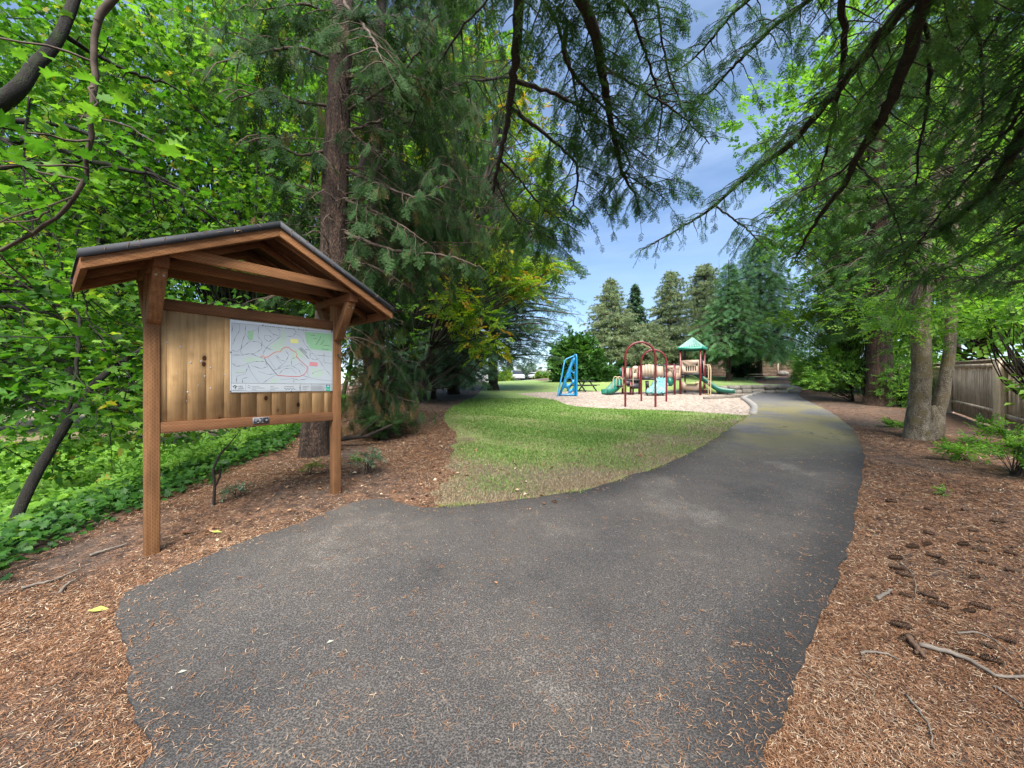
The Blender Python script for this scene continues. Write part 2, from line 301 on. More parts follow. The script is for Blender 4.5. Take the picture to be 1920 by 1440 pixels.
def m_wood(name, a, b, axis, incise=True, planks=False):
    m, nt, p, out = mat(name); tcn = N(nt, 'ShaderNodeTexCoord').outputs['Object']
    s = [38, 38, 38]; s['xyz'.index(axis)] = 1.6
    n1 = noise(nt, 1, 6, .7, tcn, dist=.9, sc=tuple(s)); n2 = noise(nt, 2.3, 4, .6, tcn)
    c = ramp(nt, n1, [(.28, a), (.72, b)]); c = mixc(nt, 1, c, ramp(nt, n2, [(.3, (.72, .70, .68)), (.7, (1.2, 1.2, 1.2))]), 'MULTIPLY')
    hgt = n1
    if incise:
        sx = N(nt, 'ShaderNodeSeparateXYZ'); nt.links.new(tcn, sx.inputs[0]); o = sx.outputs
        al = o['xyz'.index(axis)]; oth = [o[i] for i in range(3) if i != 'xyz'.index(axis)]
        bb = mth(nt, 'DIVIDE', mth(nt, 'ADD', oth[0], oth[1]), .0155); row = mth(nt, 'FLOOR', bb)
        aa = mth(nt, 'ADD', mth(nt, 'DIVIDE', al, .036), mth(nt, 'MULTIPLY', row, .5))
        d = mth(nt, 'MULTIPLY', mth(nt, 'LESS_THAN', mth(nt, 'FRACT', aa), .42), mth(nt, 'LESS_THAN', mth(nt, 'FRACT', bb), .38))
        c = mixc(nt, mth(nt, 'MULTIPLY', d, .42), c, tuple(q * .3 for q in a))
        hgt = mth(nt, 'SUBTRACT', n1, d)
    if planks:
        v = N(nt, 'ShaderNodeTexVoronoi'); v.inputs['Scale'].default_value = 1; mm = N(nt, 'ShaderNodeMapping'); mm.inputs['Scale'].default_value = (7.1, .0, 4.6); mm.inputs['Location'].default_value = (.37, 0, .3)
        nt.links.new(tcn, mm.inputs[0]); nt.links.new(mm.outputs[0], v.inputs['Vector'])
        k = ramp(nt, v.outputs[0], [(.0, (.6, .6, .6)), (.05, (1, 1, 1)), (.10, (.95, .95, .95)), (.14, (.25, .25, .25)), (.28, (0, 0, 0))])
        c = mixc(nt, k, c, (.055, .018, .008))
        c = mixc(nt, 1, c, ramp(nt, attr(nt), [(0, (.72, .70, .68)), (1, (1.22, 1.2, 1.15))]), 'MULTIPLY')
    c = mixc(nt, 1, c, ramp(nt, noise(nt, 1, 3, .6, tcn, sc=tuple(q * .16 for q in s)), [(.36, (.78, .77, .77)), (.6, (1.08, 1.08, 1.07))]), 'MULTIPLY')
    nt.links.new(c, p.inputs['Base Color']); p.inputs['Roughness'].default_value = .85; p.inputs['Specular IOR Level'].default_value = .25; bump(nt, p, hgt, .35, .004); return m
M['woodz'] = m_wood('stained_post', (.15, .068, .028), (.31, .155, .068), 'z')
M['woodx'] = m_wood('stained_rail', (.12, .052, .022), (.25, .12, .055), 'x')
M['woodxl'] = m_wood('stained_beam', (.17, .072, .028), (.35, .17, .072), 'x')
M['woody'] = m_wood('stained_crossbeam', (.12, .045, .018), (.27, .11, .05), 'y')
M['plank'] = m_wood('cedar_planks', (.38, .22, .095), (.62, .42, .215), 'z', False, True)
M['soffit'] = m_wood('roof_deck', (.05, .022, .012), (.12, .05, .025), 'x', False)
M['fence'] = m_wood('weathered_fence', (.36, .275, .21), (.68, .57, .45), 'z', False, False)
M['farfence'] = m_wood('brown_fence', (.13, .085, .06), (.25, .17, .12), 'x', False, False)
M['shingle'] = plain('shingles', (.022, .022, .025), .9, .3, 30, bmp=.5)
M['drip'] = plain('drip_edge', (.028, .031, .038), .75, .15, 6)

# ------------------------------------------------------------------ terrain
PX = [-60, 1.8, 20, 30, 45, 60, 90, 140, 300, 900]; PZ = [0, 0, 1.0, 1.42, 1.80, 1.95, 2.0, 1.2, -6, -30]
def hmain(X, Y):
    X = np.asarray(X, float); Y = np.asarray(Y, float)
    z = np.interp(Y, PX, PZ)
    z = z + .7 * sst(-2, 10, X) * sst(21, 42, Y) * (1 - sst(90, 150, Y))
    z = z + .42 * sst(8.5, 11.2, X) * (1 - sst(15.3, 17.5, X)) * sst(20.05, 20.5, Y) * (1 - sst(21, 34, Y))
    z = z - .075 * (1 - sst(-3.0, -2.3, X)) * (1 - sst(3.6, 5.2, Y)) + .02 * np.sin(X * 1.7 + 1) * np.cos(Y * 1.3) * (1 - sst(8, 14, Y))
    return z
def edgeX(Y): return np.interp(Y, [-30, 2, 6, 10, 20, 40, 60], [-3.9, -3.9, -4.0, -4.7, -8, -15, -24])
def drop(X, Y): return sst(0, 4.2, edgeX(Y) - X)
def H(X, Y):
    z = hmain(X, Y); d = drop(X, Y); return z * (1 - d) + (-.95) * d
def G(x, y):
    lo = .3; xs = (x - 960) / F; k = (y - 720) / F; Y = 1.5
    for Yt in np.concatenate([np.arange(.8, 40, .05), np.arange(40, 140, .5)]):
        if EYE - k * Yt <= float(hmain(xs * Yt, Yt)): break
        Y = Yt
    return (xs * Y, Y)
def inpoly(P, poly):
    P = np.asarray(P); poly = np.asarray(poly); x, y = P[:, 0], P[:, 1]; c = np.zeros(len(P), bool); j = len(poly) - 1
    for i in range(len(poly)):
        xi, yi = poly[i]; xj, yj = poly[j]
        m = ((yi > y) != (yj > y)) & (x < (xj - xi) * (y - yi) / (yj - yi + 1e-12) + xi); c ^= m; j = i
    return c
def smoothpoly(pts, n): return catmull(np.c_[np.asarray(pts), np.zeros(len(pts))], n)[:, :2]

pl = [(262, 1440), (256, 1360), (242, 1290), (236, 1215), (218, 1165), (228, 1122), (275, 1094), (350, 1060), (450, 1020), (560, 984), (640, 950), (700, 937), (745, 942), (800, 955), (860, 951), (950, 942), (1040, 930), (1100, 918), (1180, 895), (1250, 870), (1310, 841), (1350, 815), (1390, 790), (1412, 774), (1414, 764), (1402, 753), (1395, 746), (1428, 733), (1458, 724), (1490, 722.5)]
pr = [(1545, 727), (1522, 731), (1501, 737), (1498, 743), (1512, 751), (1540, 765), (1570, 781), (1598, 805), (1612, 832), (1618, 870), (1612, 915), (1604, 955), (1588, 1035), (1568, 1090), (1538, 1155), (1500, 1250), (1480, 1300), (1462, 1360), (1440, 1440)]
PL = [(-1.75, -6), (-1.6, -1), (-1.42, .6)] + [G(*p) for p in pl]; PR = [G(*p) for p in pr] + [(.95, .6), (1.1, -1), (1.3, -6)]
def jag(P, n, a):
    q = smoothpoly(P, n); q = q + rng.normal(size=q.shape) * a * np.clip(np.hypot(q[:, 0], q[:, 1])[:, None] / 3, .6, 1.6); return q
PLs = jag(PL, 150, .010); PRs = jag(PR, 110, .008)
path_poly = np.vstack([PLs, [(18.5, 27.5), (26, 29), (27, 26.5), (21, 25.3)], PRs])
chips_px_front = [(966, 737), (990, 742), (1040, 750), (1062, 758.5), (1100, 764), (1170, 767), (1240, 769), (1310, 773), (1402, 778.5)]
cf = [G(*p) for p in chips_px_front]
kerb_px = [(1412, 777), (1414, 764), (1402, 753), (1395, 746), (1428, 733), (1452, 726)]
kb = [G(*p) for p in kerb_px]
chips_poly = np.vstack([smoothpoly(cf, 30), kb[0:5], [(14.3, 20.0), (11.2, 20.0), (8.0, 21.2), (4.0, 21.6), (1.6, 21.0), (.6, 20.0)]])
lawn_px = [(832, 778), (836, 795), (848, 802), (856, 815), (852, 832), (842, 856), (846, 890), (826, 905), (805, 925), (822, 940)]
ll = [G(*p) for p in [(905, 724), (898, 738), (868, 753), (845, 765)]] + [G(*p) for p in lawn_px]
ll = smoothpoly(ll, 50) + rng.normal(size=(50, 2)) * .04
ip = [i for i in range(len(PLs)) if PLs[i, 0] > G(822, 940)[0] + .02 and PLs[i, 1] > 3]
lawn_poly = np.vstack([ll, PLs[ip], [(17.2, 24.5), (20.2, 31), (28, 38.5), (26, 41), (10, 38), (3, 37), (2.5, 43), (-3.0, 43)]])
road_poly = np.array([(-14, 40), (-3.6, 45.5), (4, 46), (9, 47), (16, 50), (16, 60), (8, 57), (-1, 62), (-4, 80), (-9, 80), (-7, 62), (-20, 52)])
road_poly = smoothpoly(np.vstack([road_poly, road_poly[:1]]), 60)[:-1]
field_poly = np.array([(-14.5, 13), (-6.2, 10.5), (-8.6, 16), (-13, 24), (-20, 34), (-45, 34), (-45, 12)])

def build_terrain():
    pts = []; edges = []
    def addpoly(P):
        b = len(pts); n = len(P)
        for p in P: pts.append(Vector((float(p[0]), float(p[1]))))
        for i in range(n): edges.append((b + i, b + (i + 1) % n))
    for P in (path_poly, chips_poly, lawn_poly, road_poly, field_poly): addpoly(P)
    r = 1.2
    while r < 900:
        n = max(40, int(min(150, 2 * math.pi * r / .35)))
        for k in range(n):
            a = 2 * math.pi * (k + R.random() * .5) / n; pts.append(Vector((r * math.sin(a), r * math.cos(a))))
        r *= 1.07
    for X in np.arange(-9, 4, .35):
        for Y in np.arange(1, 13, .35): pts.append(Vector((X + R.uniform(-.1, .1), Y + R.uniform(-.1, .1))))
    for X in np.arange(8, 18, .4):
        for Y in np.arange(19.6, 22, .2): pts.append(Vector((X + R.uniform(-.05, .05), Y)))
    vs_, es_, fs_, *_ = delaunay_2d_cdt(pts, edges, [], 0, 1e-4)
    V = np.array([(v.x, v.y) for v in vs_]); Fc = np.array([list(f) for f in fs_]); C = V[Fc].mean(1)
    reg = np.zeros(len(Fc), int)
    for k, P in ((1, field_poly), (2, lawn_poly), (3, chips_poly), (4, road_poly), (5, path_poly)): reg[inpoly(C, P)] = k
    Z = H(V[:, 0], V[:, 1])
    near = np.hypot(V[:, 0], V[:, 1]) < 30
    def dist_to(P, Q):
        return np.sqrt(((P[:, None] - Q[None]) ** 2).sum(-1)).min(1)
    bp = np.vstack([PLs, PRs]); dpath = np.full(len(V), 9.); dpath[near] = dist_to(V[near], bp)
    names = [('ground', 'mulch'), ('dry_grass_field', 'field'), ('lawn', 'lawn'), ('playground_surface', 'chips'), ('road', 'road'), ('path', 'asphalt')]
    for k, (nm, mt) in enumerate(names):
        f = Fc[reg == k]; u = np.unique(f); idx = np.full(len(V), -1); idx[u] = np.arange(len(u)); a = Acc(); v = np.c_[V[u], Z[u]]
        t = np.zeros(len(u))
        if nm == 'lawn':
            t = np.clip(1.1 - dpath[u] / 2.2, 0, 1) * (V[u, 1] < 13) * (1 - .5 * sst(8, 13, V[u, 1])) + .62 * np.clip(1 - np.abs(V[u, 0] + .9 - (V[u, 1] - 6) * .0) / 1.6, 0, 1) * (V[u, 1] < 8)
        if nm == 'ground': t = drop(V[u, 0], V[u, 1]) * (V[u, 1] < 60)
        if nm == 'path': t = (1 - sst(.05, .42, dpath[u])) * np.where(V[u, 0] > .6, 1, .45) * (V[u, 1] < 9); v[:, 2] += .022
        if nm == 'playground_surface': v[:, 2] -= .0
        a.add(v, idx[f], t)
        if nm == 'path':   # slab edge
            e = np.vstack([f[:, [0, 1]], f[:, [1, 2]], f[:, [2, 0]]]); key = {}
            for p_, q_ in e: key[(p_, q_)] = 1
            be = np.array([(p_, q_) for p_, q_ in key if (q_, p_) not in key]); tv = np.c_[V[be[:, 0]], Z[be[:, 0]] + .022], np.c_[V[be[:, 1]], Z[be[:, 1]] + .022]
            vv = np.stack([tv[0], tv[1], tv[1] - [0, 0, .1], tv[0] - [0, 0, .1]], 1).reshape(-1, 3); a.add(vv, np.arange(len(vv)).reshape(-1, 4)[:, ::-1], 1.)
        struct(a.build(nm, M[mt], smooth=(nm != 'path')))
build_terrain()
# ------------------------------------------------------------------ kiosk (local x along the board, local y away from the viewer, z up)
KD = np.array([540 / math.hypot(540, 690), 690 / math.hypot(540, 690)]); KN = np.array([KD[1], -KD[0]]); KP = np.array([(271.5 - 960) / F * 3.204, 3.204])
def onplane(x, y, wv=0.):
    xp = (x - 960) / F; o = KP + wv * KN; u = (o[0] - o[1] * xp) / (KD[1] * xp - KD[0]); t = o[1] + u * KD[1]
    return u, EYE - (y - 720) / F * t
kiosk = thing('notice_board', 'tall stained wooden notice board on two posts with a small gabled roof', 'notice board', (KP[0], KP[1], 0), math.atan2(KD[1], KD[0]))
def part(name, acc, mt, parent=kiosk, bevel=0, smooth=False): return acc.build(name, M[mt], parent, smooth, bevel)
def bx(name, dims, mt, parent=kiosk, bevel=.004):
    a = Acc(); a.box(*dims); return part(name, a, mt, parent, bevel)
# posts: y is depth behind the front plane
for (x0, zb) in ((0., -.12), (1.644, .0)):
    p = bx('post', (x0, x0 + .1, 0, .1, zb, 2.46), 'woodz', bevel=.007)
for nm, x0, x1, z0, z1 in (('top_rail', .1, 1.644, 2.168, 2.27), ('bottom_rail', .1, 1.644, 1.057, 1.157)):
    bx(nm, (x0 + .001, x1 - .001, .004, .044, z0, z1), 'woodx')
a = Acc(); x = .102; k = 0
wds = [.045] + [.140] * 12
for wd in wds:
    x1 = min(x + wd, 1.642)
    if x1 - x < .01: break
    q = .0018; o = [(x, .043), (x, .0285), (x + q, .0255), (x1 - q, .0255), (x1, .0285), (x1, .043)]
    a.prism([(px_, py_, 1.158) for px_, py_ in o], (0, 0, 2.167 - 1.158), R.uniform(.15, .95)); x = x1
part('plank_panel', a, 'plank')
# stapled paper scraps left on the planks
a = Acc()
for (px_, py_) in [(313, 642), (358, 680), (377, 677), (395, 689), (352, 735), (350, 752), (372, 722), (339, 650), (331, 700), (384, 705), (421, 702), (395, 728)]:
    u, z = onplane(px_, py_, -.025); s = R.uniform(.003, .007); a = Acc(); a.box(u - s, u + s, .0235, .0252, z - s * R.uniform(.6, 1.6), z + s); part('paper_scrap', a, 'white')
# cross beams and knee braces
for xc, blt in ((.0, 1), (1.644, 1)):
    cb = bx('crossbeam', (xc + .002, xc + .098, -.40, .50, 2.461, 2.556), 'woody')
    for sgn in (-1, 1):
        yb = -.005 if sgn < 0 else .105; ye = -.34 if sgn < 0 else .44; a = Acc()
        o = [(xc + .004, yb, 2.03), (xc + .004, yb, 2.15), (xc + .004, ye + sgn * -.10, 2.460), (xc + .004, ye, 2.460), (xc + .004, ye + sgn * .0, 2.43), (xc + .004, yb + sgn * .06, 2.05)]
        a.prism(o, (.092, 0, 0)); br = part('brace', a, 'woodz', bevel=.003)
        if sgn < 0:
            for (yy, zz) in ((-.06, 2.062), (-.315, 2.405)):
                for xx in (.026, .074):
                    b = Acc(); n = 10; th = np.linspace(0, 2 * np.pi, n, endpoint=False); dn = unit([0, -.85, -.55])
                    cyl = np.array([[xx + xc + .011 * math.cos(t), yy - .0 + .011 * math.sin(t) * .55, zz - .011 * math.sin(t) * .85] for t in th])
                    b.prism(cyl - dn * .008, dn * .014); part('bolt', b, 'metal', br)
for yy in (-.375, .035, .435):
    bx('tie_beam', (.098, 1.657, yy - .019, yy + .019, 2.557, 2.650), 'woodxl')
# roof: ridge along y, eaves at x=-.385 and 2.137
rx, ex0, ex1, zr, ze = .876, -.385, 2.137, 3.045, 2.415       # underside of the covering
sl_ = (zr - ze) / (rx - ex0)
def roofprism(nm, y0, y1, dz0, dz1, mt, x0=ex0, x1=ex1, gap=0, bevel=0):
    a = Acc()
    for s, xe in ((-1, x0), (1, x1)):
        ze_ = zr - abs(xe - rx) * sl_
        o = [(rx, y0, zr + dz0), (xe, y0, ze_ + dz0), (xe, y0, ze_ + dz1), (rx, y0, zr + dz1)]
        a.prism(o, (0, y1 - y0, 0))
    return part(nm, a, mt, bevel=bevel)
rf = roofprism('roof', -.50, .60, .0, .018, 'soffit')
a = Acc()
for s, xe in ((-1, ex0 - .012), (1, ex1 + .012)):
    ze_ = zr - abs(xe - rx) * sl_; n = 9
    for i in range(n):
        t0, t1 = i / n, (i + 1) / n + .02; xa, xb = rx + (xe - rx) * t0, rx + (xe - rx) * min(t1, 1); za, zb = zr + (ze_ - zr) * t0, zr + (ze_ - zr) * min(t1, 1)
        a.prism([(xa, -.50, za + .020), (xb, -.50, zb + .022), (xb, -.50, zb + .034), (xa, -.50, za + .026)], (0, 1.10, 0))
a.build('shingles', M['shingle'], rf)
nn0 = 260; a = Acc(); xs0 = rng.uniform(ex0, ex1, nn0); zs0 = zr - np.abs(xs0 - rx) * sl_; fr = rng.random(nn0) < .14
P0 = np.c_[xs0, np.where(fr, -.5245 + rng.random(nn0) * .002, rng.uniform(-.5, .0, nn0)), np.where(fr, zs0 + rng.uniform(-.015, .045, nn0), zs0 + .043)]; th0 = rng.uniform(0, 6.28, nn0)
for p_, t_, f_ in zip(P0, th0, fr):
    d_ = np.array([math.cos(t_), 0, math.sin(t_)]) if f_ else np.array([math.cos(t_), math.sin(t_), 0]); d_ = d_ * R.uniform(.010, .028); a.tube([p_ - d_, p_ + [0, -.001, .002], p_ + d_], [.0012, .0016, .001], 3, tint=R.uniform(.3, 1))
nd_ = a.build('needle_debris', M['needle_litter'], rf); nd_['kind'] = 'stuff'
a = Acc()
for s, xe in ((-1, ex0 - .016), (1, ex1 + .016)):
    ze_ = zr - abs(xe - rx) * sl_
    for y0, y1 in ((-.522, -.504), (.604, .622)):
        a.prism([(rx, y0, zr + .038), (xe, y0, ze_ + .038), (xe, y0, ze_ - .022), (rx, y0, zr - .022)], (0, y1 - y0, 0))
a.build('metal_edge', M['drip'], rf)
for y0, y1 in ((-.500, -.462), (.562, .600)):
    for s, xe in ((-1, ex0), (1, ex1)):
        a = Acc(); ze_ = zr - abs(xe - rx) * sl_; d0, d1 = -.102, -.024
        a.prism([(rx, y0, zr + d0), (xe, y0, ze_ + d0), (xe, y0, ze_ + d1), (rx, y0, zr + d1)], (0, y1 - y0, 0)); part('rake_board', a, 'woodxl', bevel=.002)
for yy in (-.375, .035, .435):
    for s, xe in ((-1, ex0 + .02), (1, ex1 - .02)):
        a = Acc(); ze_ = zr - abs(xe - rx) * sl_
        a.prism([(rx, yy - .019, zr - .092), (xe, yy - .019, ze_ - .092), (xe, yy - .019, ze_ - .002), (rx, yy - .019, zr - .002)], (0, .038, 0)); part('rafter', a, 'woodx')
for xe, s in ((ex0, 1), (ex1, -1)):
    a = Acc(); ze_ = zr - abs(xe - rx) * sl_
    a.box(min(xe, xe + s * .035), max(xe, xe + s * .035), -.461, .561, ze_ - .098, ze_ - .002 + (0)); part('eave_board', a, 'woody', bevel=.002)

# ---- map sign
def text_mesh(body, size, spacing=1.0):
    c = bpy.data.curves.new('t', 'FONT'); c.body = body; c.size = size; c.space_character = spacing; c.resolution_u = 2
    o = bpy.data.objects.new('t', c); col.objects.link(o); bpy.context.view_layer.update()
    me = bpy.data.meshes.new_from_object(o.evaluated_get(bpy.context.evaluated_depsgraph_get()))
    v = np.array([x.co[:] for x in me.vertices]) if len(me.vertices) else np.zeros((0, 3)); f = [list(p.vertices) for p in me.polygons]
    bpy.data.objects.remove(o); bpy.data.curves.remove(c); return v, f
def put_text(acc, body, x, z, size, y, spacing=1.0, fit=None, bold=0):
    v, f = text_mesh(body, size, spacing)
    if len(v) == 0: return
    if fit: v[:, 0] *= fit / (v[:, 0].max() - v[:, 0].min())
    P = np.c_[v[:, 0] + x, np.full(len(v), y), v[:, 1] + z]
    for q in f: acc.add(P[q], np.arange(len(q))[None])
    if bold:
        for q in f: acc.add(P[q] + [bold, -.0001, 0], np.arange(len(q))[None])
u0, z1 = onplane(432.2, 597.0, 0); u1, _ = onplane(624.5, 622, 0); _, z0 = onplane(430.3, 736, 0); z1 = 2.150
sign = thing('trail_map', 'white printed trail map with a red loop route, screwed to the planks', 'map sign', (KP[0], KP[1], 0), math.atan2(KD[1], KD[0]))
a = Acc(); a.box(u0, u1, .0085, .0245, z0, z1); a.build('backing_sheet', M['white'], sign, bevel=.002)
YS = .0075
def c7(cx, cy): return onplane(420 + cx * 230 / 1505, 580 + cy * 220 / 1440, 0)
def line(acc, pts, wd, y=YS):
    P = np.array([c7(*p) for p in pts])
    for p, q in zip(P[:-1], P[1:]):
        d = unit(q - p); n = np.array([-d[1], d[0]]) * wd / 2; p = p - d * wd * .3; q = q + d * wd * .3
        acc.poly([(p[0] + n[0], y, p[1] + n[1]), (p[0] - n[0], y, p[1] - n[1]), (q[0] - n[0], y, q[1] - n[1]), (q[0] + n[0], y, q[1] + n[1])])
def patch(acc, pts, y): acc.poly([(c7(*p)[0], y, c7(*p)[1]) for p in pts])
def flat(name, c):
    if name not in M: M[name] = plain(name, c, .5, .03, 3)
    return name
flat('ink_black', (.025, .03, .04)); flat('ink_grey', (.26, .285, .32)); flat('ink_pale', (.44, .48, .53)); flat('park_green', (.23, .44, .25)); flat('park_pale', (.37, .47, .40)); flat('route_red', (.48, .05, .05)); flat('route_orange', (.60, .17, .04)); flat('map_yellow', (.62, .62, .22)); flat('map_pink', (.65, .26, .28)); flat('logo_green', (.01, .30, .18)); flat('logo_blue', (.02, .10, .20)); flat('map_sheet', (.40, .445, .48))
a = Acc(); patch(a, [(97, 165), (1328, 283), (1328, 910), (92, 905)], YS + .0007); a.build('map_field', M['map_sheet'], sign)
for q_ in ([(990, 275), (1328, 300), (1328, 515), (1070, 490), (1020, 420)], [(290, 262), (365, 265), (358, 375), (300, 372)],):
    a = Acc(); patch(a, q_, YS + .0004); a.build('green_park', M['park_green'], sign)
for q_ in ([(710, 250), (750, 255), (770, 330), (740, 470), (690, 520), (600, 500), (560, 455), (700, 340)], [(870, 480), (960, 500), (1000, 600), (900, 590), (850, 640), (820, 660), (840, 560)], [(250, 600), (440, 580), (480, 640), (300, 650), (240, 640)], [(1090, 720), (1200, 730), (1240, 790), (1150, 840), (1070, 820)], [(560, 905), (600, 860), (680, 840), (640, 905)], [(130, 755), (250, 735), (290, 740), (160, 785)],):
    a = Acc(); patch(a, q_, YS + .0004); a.build('pale_park', M['park_pale'], sign)
a = Acc(); patch(a, [(820, 360), (915, 368), (915, 420), (820, 410)], YS); a.build('yellow_note', M['map_yellow'], sign)
a = Acc(); patch(a, [(1050, 645), (1158, 655), (1158, 698), (1050, 692)], YS); a.build('pink_note', M['map_pink'], sign)
# streets
a = Acc(); rr = random.Random(3)
streets = [[(97, 560), (230, 560), (330, 540), (440, 590), (500, 600)], [(190, 180), (195, 260), (150, 330), (110, 430)], [(268, 195), (262, 300), (230, 390), (205, 520), (240, 570)], [(268, 300), (330, 390), (420, 395), (520, 470), (600, 500)], [(430, 210), (420, 330), (470, 400), (460, 490), (380, 540), (330, 550)], [(520, 225), (600, 300), (690, 330), (690, 260), (660, 230)], [(500, 320), (560, 320), (600, 360), (550, 400), (500, 360), (500, 320)], [(700, 330), (620, 390), (560, 430), (500, 500), (480, 560)], [(770, 330), (850, 330), (890, 280), (860, 245)], [(900, 300), (960, 350), (990, 420), (1060, 500), (1110, 560), (1180, 640), (1250, 740), (1325, 820)], [(1060, 500), (1060, 600), (1120, 620), (1180, 600)], [(1110, 560), (1325, 580)], [(1180, 640), (1325, 665)], [(1230, 530), (1230, 600), (1235, 660), (1325, 660)], [(930, 480), (1000, 540), (1050, 610)], [(300, 660), (380, 640), (440, 640), (510, 640)], [(100, 660), (150, 700), (240, 690), (290, 660)], [(290, 660), (330, 760), (400, 860), (440, 905)], [(340, 690), (460, 730), (540, 700), (510, 640)], [(420, 760), (540, 800), (650, 790)], [(150, 780), (270, 770), (290, 720)], [(155, 905), (160, 820), (270, 790)], [(230, 905), (230, 850), (310, 830)], [(540, 590), (640, 740), (720, 680), (640, 580)], [(640, 740), (600, 745)], [(720, 680), (760, 640), (800, 560), (760, 510)], [(650, 740), (740, 700), (830, 690), (920, 740), (950, 800)], [(680, 790), (740, 730), (830, 720), (890, 790)], [(870, 690), (930, 660), (1000, 720)], [(830, 690), (830, 610), (880, 590)], [(640, 560), (700, 620), (760, 640)], [(970, 810), (1060, 840), (1150, 860), (1325, 880)], [(700, 860), (860, 850), (920, 870), (1030, 850)], [(860, 905), (860, 850)], [(560, 850), (640, 800)], [(480, 905), (560, 850)], [(1040, 700), (1030, 800), (1060, 840)], [(1080, 800), (1110, 770), (1230, 740)], [(110, 200), (97, 300)], [(97, 500), (160, 520), (250, 450), (320, 390)], [(560, 250), (620, 330)], [(320, 270), (400, 250), (430, 210)]]
for s_ in streets: line(a, s_, .0042, YS + .0001)
a.build('street_lines', M['ink_grey'], sign)
a = Acc()
for s_ in streets:
    for p, q in zip(s_[:-1], s_[1:]):
        L_ = math.hypot(q[0] - p[0], q[1] - p[1]); n = int(L_ / 13); dx, dy = (q[0] - p[0]) / L_, (q[1] - p[1]) / L_
        for i in range(n):
            t = (i + .5) / n; x_, y_ = p[0] + (q[0] - p[0]) * t, p[1] + (q[1] - p[1]) * t; l_ = rr.uniform(16, 30)
            for sg in (-1, 1):
                xe, ye = x_ - dy * l_ * sg, y_ + dx * l_ * sg
                if 100 < xe < 1322 and 190 + (xe - 97) * .09 < ye < 902: line(a, [(x_, y_), (xe, ye)], .0015, YS + .0003)
for _ in range(90):
    x_, y_ = rr.uniform(110, 1290), rr.uniform(300, 890); an = rr.choice([0, .2, .9, -.6, 1.4]); l_ = rr.uniform(20, 70)
    line(a, [(x_, y_), (min(1320, x_ + l_ * math.cos(an)), min(900, y_ + l_ * math.sin(an)))], .0016, YS + .0003)
a.build('parcel_lines', M['ink_pale'], sign)
a = Acc()
for s_ in streets:
    for p, q in zip(s_[:-1], s_[1:]):
        if rr.random() < .62:
            t0 = rr.uniform(.15, .4); t1 = t0 + rr.uniform(.25, .45); line(a, [(p[0] + (q[0] - p[0]) * t0, p[1] + (q[1] - p[1]) * t0), (p[0] + (q[0] - p[0]) * t1, p[1] + (q[1] - p[1]) * t1)], .0036, YS - .0001)
for s_ in [[(1130, 435), (1180, 360)], [(1180, 360), (1190, 330)], [(1190, 435), (1235, 375)], [(1070, 315), (1120, 320)], [(1105, 358), (1140, 362)], [(1225, 440), (1310, 450)], [(1200, 485), (1290, 495)], [(920, 480), (1000, 560)], [(935, 470), (1015, 545)], [(950, 470), (1020, 530)], [(1000, 490), (1050, 500)], [(1000, 560), (1040, 605)], [(1080, 540), (1090, 545)]]: line(a, s_, .004, YS - .0001)
for yy in (650, 664, 678, 690): line(a, [(1060, yy), (1145, yy + 8)], .0025, YS - .0002)
line(a, [(97, 163), (1330, 282)], .0022); line(a, [(92, 906), (1328, 918)], .0022); line(a, [(97, 163), (92, 1000)], .0018); line(a, [(1330, 282), (1328, 1005)], .0018); line(a, [(92, 1000), (1328, 1006)], .0018)
for x_ in (270, 940, 1075): line(a, [(x_, 908), (x_, 1003)], .0016)
# illegible small print of the legend
for (x_, x2, y_, n, st) in ((345, 440, 945, 1, 0), (345, 500, 966, 1, 0), (345, 400, 988, 1, 0), (572, 610, 946, 1, 0), (572, 670, 967, 1, 0), (572, 630, 988, 1, 0), (742, 860, 948, 1, 0), (1082, 1235, 940, 7, 9), (108, 245, 991, 1, 0), (972, 1050, 946, 1, 0), (972, 1025, 964, 1, 0), (972, 1022, 982, 1, 0)):
    for i in range(n):
        cx = x_
        while cx < x2 * (1 if n == 1 else rr.uniform(.97, 1)):
            l_ = rr.uniform(6, 18); line(a, [(cx, y_ + i * st), (min(cx + l_, x2), y_ + i * st)], .0030 if n == 1 else .0018); cx += l_ + 4
for i, y_ in enumerate((968, 981)):
    for j in range(4): line(a, [(742 + j * 34 + i * 17, y_), (759 + j * 34 + i * 17, y_ + .5)], .0045)
line(a, [(935, 930), (935, 995)], .003); line(a, [(925, 958), (945, 958)], .002)
for y_ in (938, 962): line(a, [(295, y_), (305, y_ - 4), (315, y_ + 4), (328, y_ + 5)], .003)
a.build('map_marks', M['ink_black'], sign)
a = Acc(); route = [(480, 570), (495, 572), (500, 598), (505, 615), (530, 650)]
line(a, [(450, 578), (492, 570), (498, 598), (560, 572), (600, 540), (650, 520), (690, 522), (720, 480), (760, 462), (800, 468), (830, 500), (880, 522), (902, 558), (890, 580)], .0060, YS - .0003); a.build('orange_route', M['route_orange'], sign)
a = Acc(); line(a, [(890, 580), (950, 640), (1025, 705), (1020, 760), (985, 800), (925, 826), (800, 822), (655, 810)], .0062, YS - .0003); a.build('red_route', M['route_red'], sign)
a = Acc(); line(a, [(655, 808), (650, 795), (610, 755), (560, 690), (530, 655), (500, 600)], .0052, YS - .0002); a.build('dark_route', M['ink_black'], sign)
a = Acc(); ua, za = c7(470, 196); ub, _ = c7(1020, 258); put_text(a, 'Palomino Loop Trail', ua, za - .008, .024, YS, 1.75, fit=ub - ua, bold=.0012); a.build('title_lettering', M['ink_black'], sign)
